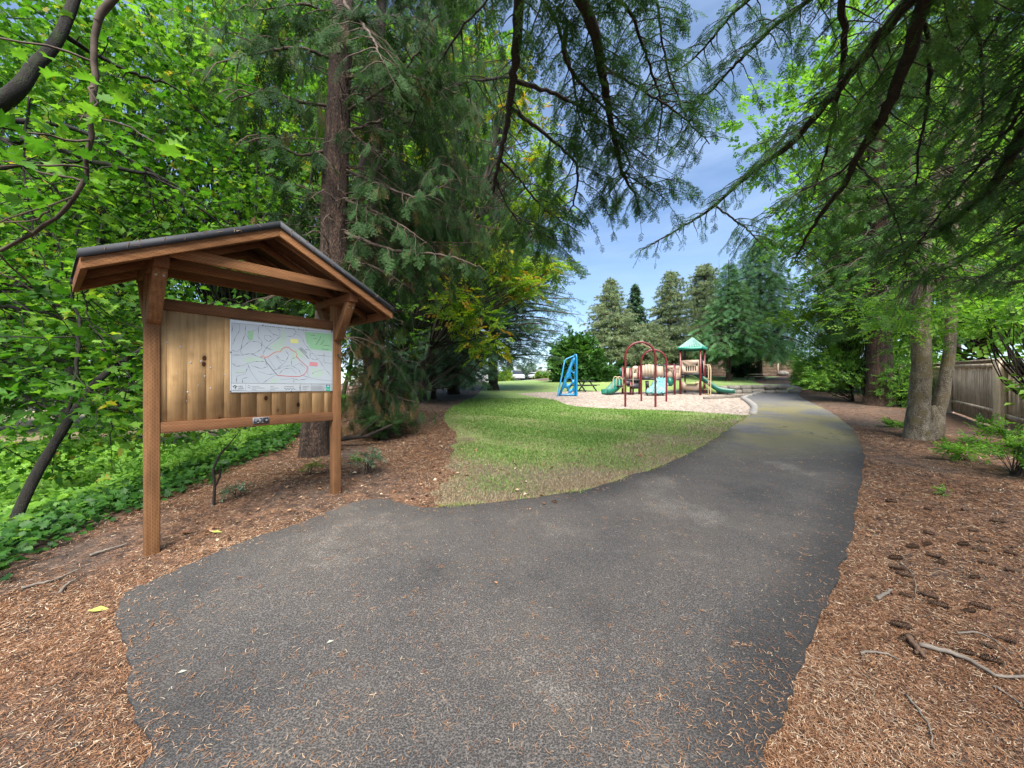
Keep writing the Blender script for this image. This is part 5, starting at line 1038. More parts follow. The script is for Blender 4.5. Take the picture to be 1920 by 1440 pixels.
# more distant leafy masses
MX = dict(tmpl=MAPS, mt='maple')
def bgmaple(label, x, Y, lobes, ncl, nl, leaf=.42, name='maple_tree', **k):
    X = (x - 960) / F * Y; return decid(name, label, (X, Y, gz(X, Y)), lobes, ncl, nl, leaf, MAPS, 'maple', r0=.16, bark='moss_bark', **k)
bgmaple('bright backlit maple filling the view behind the left part of the notice board', 120, 11.5, [L3(60, 250, 11.5, 190, 1.6, 230), L3(250, 420, 12, 170, 1.6, 170), L3(40, 600, 11.5, 180, 1.5, 170), L3(300, 150, 12, 170, 1.6, 180)], 420, 11, cl=.75)
bgmaple('tall maple crown seen through the gap between the notice board roof and the thick fir', 480, 14, [L3(430, 380, 13.5, 170, 1.8, 200), L3(520, 180, 14, 180, 1.8, 220), L3(330, 640, 14, 190, 1.8, 120), L3(560, 560, 14, 150, 1.6, 170)], 420, 11, leaf=.45, cl=.8)
bgmaple('leafy maple behind the cedar, glowing green between the drooping branches', 760, 15.5, [L3(720, 300, 15, 150, 2, 240), L3(850, 480, 15.5, 130, 2, 150), L3(700, 620, 14.5, 110, 1.6, 90), L3(880, 200, 16, 120, 2, 180)], 330, 10, leaf=.45, cl=.85, tint=(.35, .95))
bgmaple('dark maple mass at the far left edge beyond the dry field', -60, 19, [L3(-120, 300, 19, 260, 3, 330), L3(150, 500, 20, 230, 2.5, 220), L3(60, 690, 19, 260, 2.5, 80)], 330, 8, leaf=.7, cl=1.2)
bgmaple('maple screen at the back of the dry field below the notice board', 420, 23, [L3(330, 560, 23, 220, 3, 200), L3(560, 400, 24, 200, 3, 300), L3(420, 740, 22, 260, 2, 50)], 330, 8, leaf=.8, cl=1.4)
bgmaple('tall leafy crown high behind the cedar and the fir', 640, 26, [L3(560, 100, 26, 260, 4, 260), L3(800, 250, 26, 160, 4, 260)], 300, 9, leaf=.85, cl=1.5)

bgmaple('maple at the far left beyond the ivy bank, outside the picture', -900, 8, [(np.array([-20., 8, 4.5]), np.array([3.5, 3, 4.5])), (np.array([-17., 13, 4]), np.array([3, 3, 4]))], 200, 9, leaf=.7, cl=1.2)
bgmaple('maple beyond the left end of the dry field, outside the picture', -700, 15, [(np.array([-27., 16, 5.]), np.array([4, 4, 6])), (np.array([-30., 26, 5]), np.array([5, 4, 6]))], 200, 9, leaf=.9, cl=1.5)
# ------------------------------------------------------------------ centre-left trees
conifer('young_fir', 'low spreading young fir with flat tiers left of the lawn', (812 - 960) / F * 17, 17, 4.3, .12, .9, [3.0, 3.5, 3.4, 2.4, 1.2, .3], 18, .55, FIRM, 'deodar', step=.24, dens=.11, per=10, droop=.22, lean=(.3, 0), tint=(.2, .95))
decid('ash_tree', 'yellow-green tree with long drooping leaflets over the left edge of the lawn', (-3.78, 14.5, gz(-3.78, 14.5)), [L3(905, 625, 12.5, 48, .7, 50), L3(855, 575, 12.5, 45, .7, 50), L3(985, 540, 13, 45, .8, 42), L3(1030, 500, 13.2, 38, .7, 36), L3(1015, 400, 13.4, 55, .9, 60), L3(930, 480, 13, 60, .9, 60), L3(1000, 300, 13.8, 60, .9, 70), L3(960, 200, 14, 70, .9, 60)], 170, 9, .42, ASHS, 'ash', trunk=[np.array([-3.78, 14.5, .4]), at(820, 600, 14), at(880, 430, 13.8), at(940, 230, 13.9)], r0=.10, cl=.42, tint=(.25, .9), shell=.3)
conifer('deodar_cedar', 'large bluish conifer with long level branches reaching right over the road end of the lawn', (925 - 960) / F * 23, 23, 14.5, .3, 2.0, [4.2, 5.2, 5.4, 5.4, 4.6, 3.2, 1.8, .4], 34, .75, FIRM, 'deodar', step=.40, dens=.17, per=7, droop=.12, rise=.05)
conifer('fir_tree', 'tall bright green fir standing above and behind the yellow-green ash', (850 - 960) / F * 19.5, 19.5, 21, .26, 4.5, [3.2, 4.0, 3.8, 2.8, 1.5, .3], 34, .72, FIRM, 'spruce', step=.36, dens=.16, per=6, droop=.45, hang=.5, tint=(.3, .9))
# ------------------------------------------------------------------ trees at the back
def bush(name, label, x, Y, w, h, ncl, nl, leaf, mt='shrub', tmpl=LFAR, cat='bush', zoff=0, dep=None, tint=(.2, .8), group=None):
    X = (x - 960) / F * Y; z = gz(X, Y); dep = dep or w
    return decid(name, label, (X, Y, z), [((X, Y, z + h * .52 + zoff), (w, dep, h * .5)), ((X, Y, z + h * .25 + zoff), (w * .95, dep * .95, h * .28))], ncl, nl, leaf, tmpl, mt, r0=.07, cat=cat, cl=min(w, h) * .30, flat=.9, tint=tint, tiltr=.9, group=group, shell=.75)
bush('laurel_bush', 'big rounded dark broadleaf bush behind the blue climber', 1080, 33, 1.9, 3.7, 170, 16, .75, tint=(.2, .9))
bush('dark_bush', 'dark low bush spreading below the left pine behind the play structure', 1118, 31.5, 1.8, 1.6, 60, 14, .6, tint=(.05, .45))
PK = dict(tmpl=PINEF, mt='pine', bark='fir_bark', rise=.12, droop=.10, dens=.12, per=8, tint=(.1, 1.))
conifer('pine_tree', 'open grey-green pine at the left of the back row, above the big rounded bush', (1145 - 960) / F * 36, 36, 9.8, .2, 1.6, [2.3, 3.0, 2.9, 2.5, 1.9, 1.1, .3], 24, .55, step=.22, gaps=.12, **PK)
conifer('spruce_tree', 'narrow blue-green spruce between the two leftmost pines', (1191 - 960) / F * 39, 39, 9.9, .16, .8, [2.0, 1.9, 1.4, .8, .15], 34, .6, FIRF, 'deodar', step=.26, dens=.14, per=9)
conifer('pine_tree', 'tall pine with bare gaps right of the narrow spruce', (1258 - 960) / F * 36, 36, 10.6, .22, 1.4, [3.1, 3.1, 2.7, 2.1, 2.0, 1.8, 1.3, .3], 24, .58, step=.22, gaps=.22, **PK)
conifer('pine_tree', 'highest pine of the back row with a forked ragged top, behind the green roofed tower', (1325 - 960) / F * 37, 37.5, 11.6, .24, 1.8, [3.1, 2.9, 2.5, 2.4, 2.2, 1.7, .5], 26, .58, step=.22, gaps=.16, **PK)
conifer('pine_tree', 'low bushy pine filling the row behind the maroon arches', (1215 - 960) / F * 34, 34, 5.2, .16, .6, [2.2, 2.3, 1.7, .7], 14, .55, step=.22, **PK)
conifer('douglas_fir', 'broad dense green fir left of the picnic table with boughs sweeping toward the tower', (1366 - 960) / F * 31, 31, 10.2, .20, 2.6, [3.4, 3.3, 2.6, 1.8, 1.1, .3], 22, .75, FIRM, 'bright_fir', bark='fir_bark', step=.42, dens=.2, per=7, droop=.35, tint=(.3, 1.))
conifer('douglas_fir', 'wide drooping fir whose boughs hang over the picnic table and the hedge', (1424 - 960) / F * 33, 33, 13.2, .24, 2.4, [4.6, 4.8, 4.0, 3.0, 1.8, .4], 26, .8, FIRM, 'bright_fir', bark='fir_bark', step=.42, dens=.19, per=8, droop=.5, hang=.3, tint=(.25, .95))
bush('small_spruce', 'small dark spruce bush in front of the far brown fence', 1394, 37, 1.1, 2.4, 60, 14, .5, 'deodar', FIRF, 'bush', tint=(0, .4))
bush('garden_shrub', 'orange-tinged garden shrub peeping over the far brown fence', 1400, 46, 2.2, 3.0, 50, 12, .6, 'ash', LFAR, tint=(.6, 1.))
bush('garden_shrub', 'light green garden shrub peeping over the right end of the far brown fence', 1465, 45, 1.8, 3.2, 50, 12, .6, 'broad', LFAR, tint=(.5, 1.))
# hedges and shrubs by the road
bush('clipped_hedge', 'clipped yellow-green hedge in front of the half hidden white car', 935, 52, 1.2, 1.1, 50, 12, .4, 'ash', LFAR, tint=(.3, .7)); bush('garden_shrub', 'bright yellow shrub at the right end of the clipped hedge', 950, 53, .8, 2.0, 30, 12, .45, 'ash', LFAR, tint=(.4, .8))
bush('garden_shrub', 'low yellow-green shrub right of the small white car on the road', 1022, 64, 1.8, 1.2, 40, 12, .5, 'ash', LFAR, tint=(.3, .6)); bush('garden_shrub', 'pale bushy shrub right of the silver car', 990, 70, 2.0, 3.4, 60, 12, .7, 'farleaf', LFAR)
decid('street_tree', 'small bare-stemmed street tree with thin pinkish leaves left of the blue climber', ((1036 - 960) / F * 48, 48, gz((1036 - 960) / F * 48, 48)), [(at(1036, 686, 48), (.9, .9, 1.0))], 22, 8, .35, LFAR, 'ash', r0=.12, bark='grey_bark', tint=(.8, 1.0), cl=.4, fork=at(1036, 697, 48))
ftl = sorted([(988, 110, 6), (1000, 130, 9), (1013, 150, 12), (1024, 140, 8), (1034, 160, 13), (1047, 150, 10), (1062, 140, 9), (975, 120, 9), (1080, 150, 11), (1100, 150, 9), (955, 120, 11)])
for i, (x_, Y_, h_) in enumerate(ftl):
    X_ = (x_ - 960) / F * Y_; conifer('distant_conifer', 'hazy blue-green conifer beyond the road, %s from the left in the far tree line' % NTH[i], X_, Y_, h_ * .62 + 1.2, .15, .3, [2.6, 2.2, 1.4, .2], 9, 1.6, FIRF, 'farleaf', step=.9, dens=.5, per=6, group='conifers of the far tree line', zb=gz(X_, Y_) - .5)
# ------------------------------------------------------------------ right side
X_, Y_ = 18.0, 21.8; z_ = gz(X_, Y_); 
decid('laurel_hedge', 'clipped glossy laurel hedge with a square end where the path bends away', (X_, Y_, z_), [((X_, Y_, z_ + 1.0), (1.2, 1.0, 1.0)), ((X_ + .8, Y_ - .2, z_ + 1.2), (1.1, 1.0, 1.1)), ((X_ - .3, Y_ - .2, z_ + 1.45), (.9, .9, .65)), ((X_ - .3, Y_, z_ + .5), (.8, .9, .5))], 330, 14, .26, LSPR, 'broad', r0=.05, cl=.26, flat=1, tiltr=1, tint=(.05, .8), shell=.93, cat='hedge')
def rb(name, label, lobes, base, ncl, nl, leaf, mt='broad', tmpl=LSPR, r0=.05, cat='bush', **k):
    X = (base[0] - 960) / F * base[1]; return decid(name, label, (X, base[1], gz(X, base[1])), lobes, ncl, nl, leaf, tmpl, mt, r0=r0, cat=cat, **k)
rb('vine_maple', 'bushy light green shrub beside the path bend, left of the thick fir', [L3(1590, 695, 15.5, 62, 1.0, 40), L3(1545, 712, 15.2, 32, .6, 20), L3(1605, 620, 16, 55, 1.0, 50)], (1600, 15.6), 190, 11, .34, cl=.42, tint=(.3, .95), tiltr=.6)
rb('oak_tree', 'yellow-green leafy tree leaning over the hedge from the right', [L3(1500, 590, 17.5, 50, 1., 30), L3(1545, 560, 17.5, 60, 1., 50), L3(1590, 600, 18, 60, 1, 60), L3(1560, 640, 18, 50, 1, 30)], (1625, 18.5), 150, 10, .45, 'ash', LSPR, .12, 'tree', cl=.5, tint=(.15, .6))
X_, Y_ = (1649 - 960) / F * 14.3, 14.3
conifer('fir_tree', 'fir with the thickest reddish trunk at the right of the path', X_, Y_, 15, .42, 3.2, [2.2, 3.0, 3.0, 2.4, 1.5, .4], 22, .6, FIRM, 'needle', bark='fir_bark', step=.34, dens=.15, per=6, droop=.4, hang=.3, tint=(.15, .8))
X2_, Y2_ = (1629 - 960) / F * 14.9, 14.9; conifer('slender_fir', 'slim grey trunk pressed against the left side of the thick reddish fir trunk', X2_, Y2_, 12, .15, 3.5, [1.4, 1.6, 1.0, .3], 12, .5, FIRM, 'needle', bark='dark_bark', step=.34, dens=.17, per=5)
# two-stemmed tree
x, y = 8.85, 7.9; loc = np.array([x, y, gz(x, y)]); o = thing('two_stemmed_tree', 'two-stemmed grey mossy tree beside the fence at the right', 'tree', loc)
trunk_mesh(o, [loc + [-.16, 0, -.2], at(1722, 770, 7.9), at(1728, 690, 7.9), at(1726, 560, 7.9), at(1745, 380, 7.9), at(1795, 170, 7.9), at(1800, -40, 7.9), at(1805, -300, 8)], [.22, .18, .155, .135, .105, .08, .06, .03], loc, 'grey_bark', 16, .25, 'stem')
trunk_mesh(o, [loc + [.16, -.05, -.2], at(1757, 780, 7.85), at(1776, 690, 7.8), at(1784, 600, 7.8), at(1788, 430, 7.9), at(1830, 250, 8.0), at(1860, 60, 8.2)], [.15, .12, .10, .09, .065, .04, .02], loc, 'grey_bark', 14, .2, 'stem')
a = Acc(); a.tube(np.array([loc + [-.2, -.12, -.1], loc + [-.02, -.16, .12], loc + [.14, -.12, .35], loc + [.1, -.05, .7]]) - loc, [.13, .17, .13, .06], 10, bump=.08); a.build('root_collar', M['grey_bark'], o, True)
wood, fol = Acc(), Fol()
for (c, r, q) in [S(1850, 590, 7.4, 70, .8, 45, 1.2), S(1800, 560, 8.2, 90, .8, 60, 1.2), S(1880, 480, 7.8, 80, .9, 70, 1), S(1700, 610, 8.2, 70, .8, 30, .7), S(1640, 560, 9, 70, .9, 50, .8), S(1870, 350, 8, 90, 1, 90, 1), S(1900, 180, 8, 80, 1, 120, 1), S(1760, 640, 8, 50, .6, 25, .4), S(1740, 590, 7.2, 70, .5, 35, .9), S(1760, 480, 7.0, 90, .6, 60, 1.0), S(1780, 330, 7.0, 80, .6, 90, .9), S(1800, 170, 7.0, 70, .6, 80, .8)]:
    for i in range(int(16 * q)):
        p = c + unit(rnd3(1)[0]) * r * R.random() ** .4; st = at(1740, 500 if c[2] < 4 else 300, 7.9); wood.tube(catmull([st, (st + p) / 2 + rnd3(1)[0] * .15 + [0, 0, .2], p], 7), np.linspace(.02, .004, 7), 4)
        k = R.randint(6, 12); off = rnd3(k) * [.3, .3, .10]; fol.add(p + off, unit(off + rnd3(k) * .15 + [0, 0, -.1]), unit(np.array([0, 0, 1.]) + rnd3(k) * .45), .30 * rng.uniform(.7, 1.2, k), R.uniform(.3, .95) + rng.normal(size=k) * .1)
unparent_shift(wood, loc); wood.build('branches', M['twig'], o); fol.build('foliage', LSPR, 'broad', o, loc)
# small-leaved branches near the right edge
rb('dogwood', 'shrubby tree with pointed pale green leaves at the right edge over the fence', [L3(1905, 595, 6.3, 60, .5, 40), L3(1880, 560, 6.5, 60, .5, 30), L3(1950, 700, 6.2, 30, .4, 70)], (2010, 6.3), 60, 12, .15, 'broad', [LEAF], .05, 'tree', cl=.22, tint=(.35, 1.), tiltr=.7)
# leafy screen on the far right
def wall(label, x, Y, lobes, n, mt='broad', tint=(.3, 1), **k): return rb('backdrop_tree', label, lobes, (x, Y), n, 9, .7, mt, LFAR, .2, 'tree', cl=1.0, tint=tint, **k)
wall('bright green leafy tree glowing behind the thick reddish fir trunk', 1640, 20.5, [L3(1640, 480, 20, 150, 2, 150), L3(1560, 400, 21, 110, 2, 130), L3(1700, 600, 19, 120, 1.5, 120), L3(1650, 250, 21, 150, 2, 200)], 330)
wall('bright green tree behind the wooden fence at the right', 1850, 17.5, [L3(1840, 520, 17, 170, 2, 140), L3(1900, 300, 17.5, 170, 2, 220), L3(1760, 650, 18, 110, 1.2, 60)], 300)
wall('tall leafy crown high above the fence at the right edge', 1800, 25, [L3(1700, 120, 24, 260, 3, 260), L3(1900, 50, 24, 200, 3, 260), L3(1500, 250, 25, 120, 2.5, 140)], 320, tint=(.2, .8))
bush('salal_bush', 'low leafy shrub seen between the fir trunk and the two-stemmed tree', 1690, 13.8, .8, 1.8, 60, 12, .3, 'broad', LSPR, tint=(.2, .8))
bush('salal_bush', 'dark glossy shrub filling the gap beside the fence post behind the two-stemmed tree', 1700, 15.8, 1.3, 2.6, 70, 12, .32, 'shrub', LSPR, tint=(.1, .6))
def lowplant(name, label, x, yb, w, h, n, leaf, mt='broad', tint=(.4, 1.), tm=LSPR, cat='plant'):
    X, Y = G(x, yb); z = gz(X, Y); loc = np.array([X, Y, z]); o = thing(name, label, cat, loc); a, fol = Acc(), Fol()
    for i in range(n):
        an = R.uniform(0, 6.28); e = np.array([X + w * math.cos(an) * R.random() ** .5, Y + w * math.sin(an) * R.random() ** .5, z + h * R.uniform(.4, 1)]); c = catmull([loc + rnd3(1)[0] * [.03, .03, 0], (loc + e) / 2 + [0, 0, h * .3], e], 7); a.tube(c, np.linspace(.006, .002, 7), 4)
        k = 7; ii = rng.integers(2, 7, k); fol.add(c[ii] + rnd3(k) * .02, unit(np.array([math.cos(an), math.sin(an), .1]) + rnd3(k) * .6), unit(np.array([0, 0, 1.]) + rnd3(k) * .3), leaf * rng.uniform(.7, 1.2, k), R.uniform(*tint) + rng.normal(size=k) * .1)
    unparent_shift(a, loc); a.build('stem', M['twig'], o); fol.build('foliage', tm, mt, o, loc); return o
lowplant('oregon_grape', 'low bright green seedling patch right in front of the two-stemmed tree', 1800, 862, .36, .26, 16, .20)
lowplant('fern_clump', 'small leafy clump low on the left of the two-stemmed tree', 1685, 802, .32, .16, 14, .2, tint=(.2, .8))
lowplant('elderberry', 'dense leafy seedlings at the right edge below the fence', 1905, 890, .55, .55, 34, .24, tint=(.15, .85))
lowplant('elderberry', 'leafy sprouts at the right edge just above the dense seedlings', 1900, 840, .5, .5, 22, .24, tint=(.2, .8))
lowplant('oregon_grape', 'glossy grey-green mahonia plant in the mulch right of the far notice board post', 690, 888, .18, .34, 10, .13, 'mahonia')
lowplant('oregon_grape', 'tiny glossy plant in the mulch behind the near notice board post', 442, 935, .12, .16, 5, .13, 'mahonia')
lowplant('seedling', 'tiny yellow-green seedling at the foot of the thick fir', 583, 890, .08, .20, 4, .12, 'ash', (.3, .6))
lowplant('seedling', 'little weed in the wood mulch near the lawn edge', 665, 862, .1, .08, 4, .1, 'broad')
lowplant('salal_bush', 'leafy green undergrowth spreading at the foot of the shaggy cedar', 725, 822, .6, .55, 46, .24, 'cedar', (.4, .8), FIRN, 'bush')
lowplant('seedling', 'leafless-looking seedling in the right foreground mulch', 1772, 930, .1, .1, 4, .09, 'broad')
# broken stub behind the near post, dead wood under the cedar
X, Y = -3.45, 4.25; o = thing('dead_sapling', 'short broken dark sapling stub behind the near notice board post', 'stump', (X, Y, gz(X, Y)))
a = Acc(); a.tube([(0, 0, -.05), (.02, 0, .2), (.0, 0, .42), (.06, 0, .56), (.13, 0, .66)], [.020, .018, .015, .012, .006], 6, bump=.15); a.tube([(.01, 0, .2), (.06, .02, .32), (.07, .02, .46)], [.014, .011, .007], 5); a.tube([(.1, 0, .6), (.22, .04, .78), (.28, .05, .86)], [.009, .006, .003], 5); a.build('stem', M['dark_bark'], o, True)
X, Y = G(655, 838); o = thing('fallen_branch', 'dark dead branch lying under the cedar behind the far post', 'branch', (X, Y, gz(X, Y))); a = Acc(); a.tube([(-.5, 0, .08), (-.1, .05, .16), (.35, 0, .22), (.8, .1, .42)], [.05, .05, .04, .02], 7, bump=.1); a.tube([(.2, 0, .2), (.4, -.1, .4), (.7, -.15, .6)], [.02, .015, .006], 5); a.build('stem', M['dark_bark'], o, True)

# ------------------------------------------------------------------ firs overhead, trunks outside the frame
def overhead(label, base, h, r0, limbs, mt='needle', tint=(.1, .6), name='fir_tree', step=.10, L0=1.05, spray=.30, dn=.055):
    loc = np.array([*base, gz(*base)]); o = thing(name, label, 'tree', loc); trunk_mesh(o, [loc - [0, 0, .2], loc + [0, 0, h * .5], loc + [.1, .1, h]], [r0, r0 * .7, .08], loc, 'fir_bark', 16, .4); wood, fol = Acc(), Fol()
    for pts, ra, bare, l0 in limbs:
        p0, p1, p2 = [np.asarray(q, float) for q in pts[:3]]; g = np.linalg.norm(p1 - p0)
        if g > 3: e1 = p1 - unit(p2 - p1) * min(1.3, g * .3); pts = [p0, (p0 + e1) / 2, e1] + list(pts[1:])
        limb(wood, fol, pts, ra, .008, step, L0 * l0, max(.3, .45 * l0), spray, dn, .45, .30, tint, bare, 8, .009, hang=.35)
    unparent_shift(wood, loc); wood.build('branches', M['dark_bark'], o); fol.build('foliage', FIRN, mt, o, loc); return o
def T(z): return np.array([1.9, -2.6, z + .8])
overhead('overhanging fir whose dark limbs hang into the top centre against the sky', (1.9, -2.6), 16, .38, [
    ([T(6.2), P(968, 80, 4.4), P(958, 180, 4.9), P(945, 260, 5.3), P(928, 340, 5.7), P(925, 365, 5.9)], .08, .45, .55),
    ([T(6.4), P(1190, 40, 4.8), P(1220, 130, 5.5), P(1240, 200, 6.0), P(1230, 290, 6.6)], .03, .0, 1.0), ([T(6.4), P(1050, 60, 4.6), P(1075, 150, 5.2), P(1090, 230, 5.8), P(1130, 290, 6.4)], .03, .0, 1.0), ([P(930, 340, 5.7), P(960, 400, 6.2), P(1000, 440, 6.7), P(1040, 455, 7.)], .016, .0, 1.1),
    ([P(962, 150, 4.8), P(1060, 185, 5.3), P(1130, 230, 5.8), P(1220, 300, 6.3)], .03, .25, .7), ([P(955, 200, 5.0), P(1020, 250, 5.6), P(1080, 310, 6.2), P(1075, 380, 6.7), P(1050, 420, 7.)], .03, .0, 1.0), ([P(940, 300, 5.5), P(985, 350, 6), P(1030, 400, 6.5), P(1075, 430, 6.8)], .018, .0, .9),
    ([P(960, 145, 4.8), P(900, 150, 5.2), P(860, 160, 5.6)], .02, .3, .6),
    ([T(6.5), P(1118, 70, 4.5), P(1135, 170, 5.2), P(1155, 270, 6.0), P(1170, 330, 6.5), P(1195, 370, 6.9)], .09, .12, .95), ([P(1150, 250, 5.9), P(1180, 310, 6.4), P(1150, 350, 6.8), P(1130, 390, 7.1)], .02, .0, 1.1), ([P(1125, 120, 4.9), P(1190, 160, 5.4), P(1280, 220, 6), P(1330, 270, 6.5)], .02, .1, .9), ([P(1060, 60, 4.5), P(1060, 110, 4.7), P(1110, 180, 5.2), P(1200, 260, 5.9)], .03, .3, .8), ([P(1165, 320, 6.4), P(1210, 350, 6.9), P(1245, 370, 7.2)], .014, 0, .9),
    ([T(7), P(860, 60, 5.2), P(800, 160, 5.8), P(770, 240, 6.3)], .02, .35, .6), ([T(6.8), P(1230, 0, 5.2), P(1250, 120, 6), P(1290, 230, 6.8)], .03, .1, .8)])
T2 = lambda z: np.array([3.4, -1.4, z + .9])
overhead('big fir beside the viewpoint whose long limbs slant across the top right', (3.4, -1.4), 18, .42, [
    ([T2(6.0), P(1640, 80, 4.3), P(1560, 180, 5.0), P(1480, 270, 5.8), P(1400, 330, 6.7), P(1340, 385, 7.4), P(1280, 425, 8.1), P(1200, 470, 8.8)], .075, .05, .85),
    ([T2(5.4), P(1708, 90, 4.1), P(1660, 210, 4.7), P(1610, 290, 5.3), P(1580, 350, 5.8), P(1520, 430, 6.6), P(1490, 490, 7.3)], .09, .35, .95),
    ([T2(5.8), P(1585, 90, 4.6), P(1570, 180, 5.2), P(1555, 260, 5.8), P(1520, 380, 6.8)], .05, .3, .7), ([T2(6.4), P(1440, 60, 5.4), P(1370, 130, 6.2), P(1310, 200, 7.0), P(1260, 290, 7.8)], .04, .0, .9), ([T2(6.6), P(1360, 40, 5.8), P(1300, 110, 6.6), P(1240, 150, 7.2)], .035, .0, .9),
    ([P(1340, 385, 7.4), P(1400, 430, 7.6), P(1440, 470, 8)], .02, 0, 1), ([P(1570, 180, 5.2), P(1500, 240, 6.2), P(1430, 270, 7)], .02, 0, .9), ([P(1600, 300, 5.4), P(1660, 370, 6), P(1690, 440, 6.6), P(1700, 520, 7.2)], .018, .2, .9), ([P(1640, 230, 4.8), P(1580, 320, 5.6), P(1500, 360, 6.4), P(1440, 410, 7.2)], .02, 0, .9)], spray=.26, dn=.065, tint=(.15, .75))
T3 = lambda z: np.array([5.2, -1.0, z + 1.6])
overhead('dark fir with a thick limb curving down from the right edge toward the fence', (5.2, -1.0), 15, .35, [
    ([T3(4.9), P(1990, 130, 4.1), P(1930, 230, 4.5), P(1880, 320, 5.0), P(1840, 370, 5.4), P(1780, 420, 6.0), P(1720, 455, 6.6), P(1640, 490, 7.3)], .10, .35, .9),
    ([T3(5.4), P(1900, 230, 4.6), P(1820, 330, 5.4), P(1740, 430, 6.2), P(1690, 500, 7.)], .03, .0, 1.1), ([T3(5.8), P(1860, 60, 4.6), P(1790, 170, 5.4), P(1740, 260, 6.2)], .03, .0, 1.1), ([T3(5.4), P(1930, 320, 5.), P(1860, 400, 5.8), P(1800, 470, 6.6)], .03, .0, 1.1), ([T3(6.2), P(1820, 30, 4.8), P(1750, 90, 5.6), P(1700, 170, 6.4)], .03, .0, 1.1),
    ([T3(4.2), P(1960, 520, 5.2), P(1880, 530, 5.9), P(1780, 520, 6.6), P(1690, 530, 7.2)], .025, .05, .9), ([T3(5), P(1900, 340, 5.2), P(1800, 400, 6.2), P(1700, 420, 7.0), P(1620, 450, 7.8)], .03, .05, 1.), ([T3(5.6), P(1880, 160, 5.0), P(1780, 240, 6.0), P(1680, 300, 7.0)], .03, .05, 1.), ([T3(6.2), P(1850, 0, 5.0), P(1760, 60, 6.0), P(1650, 100, 7.0)], .03, .05, 1.),
    ([T3(5.2), P(1960, 60, 4.2), P(1900, 200, 4.9), P(1850, 300, 5.6), P(1780, 330, 6.4), P(1700, 350, 7.2)], .04, .15, .9), ([T3(5.6), P(1838, 80, 4.5), P(1842, 160, 4.8), P(1840, 260, 5.2)], .03, .6, .6), ([T3(5.5), P(1744, 90, 4.6), P(1738, 200, 5.1), P(1722, 290, 5.6), P(1715, 390, 6.2)], .035, .5, .7), ([T3(4.6), P(1960, 380, 4.6), P(1900, 430, 5.2), P(1820, 480, 5.9), P(1760, 510, 6.6)], .03, .1, .9), ([T3(4.4), P(1970, 450, 4.7), P(1900, 500, 5.5), P(1830, 520, 6.2)], .025, .1, .9), ([T3(6.0), P(1820, 100, 5.6), P(1700, 180, 6.6), P(1620, 240, 7.6)], .035, .1, 1.0)], tint=(.15, .8), spray=.26, dn=.065)
# ------------------------------------------------------------------ ground cover, litter, grass, cones
def hz(P): return H(P[:, 0], P[:, 1])
def pixel_density_points(n, x0, x1, y0, y1, poly=None, notpoly=(), power=0):
    X = rng.uniform(x0, x1, n); Y = rng.uniform(y0, y1, n); Q = np.c_[X, Y]; m = np.ones(n, bool)
    if poly is not None: m &= inpoly(Q, poly)
    for p in notpoly: m &= ~inpoly(Q, p)
    return Q[m]
def polar(n, rmin, rmax, amax, pw=1.0):          # denser near the viewer
    r = rmin * (rmax / rmin) ** (rng.random(n) ** pw); a = rng.uniform(-amax, amax, n); return np.c_[r * np.tan(a) * 0 + r * np.sin(a), r * np.cos(a)]
def flatfrm(n, tilt=.15):
    an = rng.uniform(0, 2 * np.pi, n); D = np.c_[np.cos(an), np.sin(an), rng.normal(size=n) * tilt]; U = np.c_[rng.normal(size=(n, 2)) * tilt, np.ones(n)]; return basis(unit(D), unit(U))
# curved needle template
def T_needle():
    V = np.array([(-.5, -.5, 0), (-.5, .5, 0), (0, -.5 + .0, .0), (0, .5, .0), (.5, -.3, 0), (.5, .3, 0)], float); V[:, 1] += np.array([.9, .9, -.6, -.6, .9, .9]) * .75; return V, [np.array([[0, 2, 3, 1], [2, 4, 5, 3]])]
tn = T_needle()
def litter(name, Q, lmin, lmax, wd, mt, lift, tint, label=None, tilt=.18):
    n = len(Q); a = Acc(); s = rng.uniform(lmin, lmax, n); d = np.hypot(Q[:, 0], Q[:, 1]); wv = wd * np.clip(d / 3.0, .8, 4.); S_ = np.c_[s * np.clip(d / 4, .9, 2.8), wv, wv]
    a.inst(tn[0], tn[1], np.c_[Q, hz(Q) + lift + rng.random(n) * .012], flatfrm(n, tilt), S_, tint)
    return a.build(name, M[mt])
excl = [path_poly, chips_poly, lawn_poly, field_poly]
Q = polar(620000, .9, 13, 1.05, .9); m = ~inpoly(Q, path_poly) & ~inpoly(Q, chips_poly) & (edgeX(Q[:, 1]) - .35 < Q[:, 0]); Q = Q[m]; il = inpoly(Q, lawn_poly); dq = np.full(len(Q), 9.); dq[il] = np.sqrt(((Q[il][:, None] - np.vstack([ll, PLs[ip]])[None]) ** 2).sum(-1)).min(1); Q = Q[(~il) | (rng.random(len(Q)) < .55 * np.exp(-dq / .28))]; th_ = np.sin(Q[:, 0] * 1.3 + 2 * np.sin(Q[:, 1] * .9)) + np.sin(Q[:, 1] * 2.1 + 1.7 * np.sin(Q[:, 0] * 1.1 + .5)) + .7 * np.sin(Q[:, 0] * 4.3 + Q[:, 1] * 3.1); Q = Q[rng.random(len(Q)) < np.clip(.78 - .36 * th_, .10, 1) * np.where((Q[:, 0] > 3) & (Q[:, 1] > 5.0), .45, 1)]
clump = np.sin(Q[:, 0] * 2.3 + 1) * np.cos(Q[:, 1] * 1.9) + np.sin(Q[:, 0] * 5.1) * .5
tt_ = np.clip(rng.normal(.45, .3, len(Q)) + clump * .08 + (rng.random(len(Q)) < .07) * .4, 0, 1)
struct(litter('needle_litter', Q, .013, .038, .0026, 'needle_litter', .001, tt_, tilt=.22), 'stuff', 'reddish brown dry needles and wood mulch covering the ground beside the path', 'needle litter')
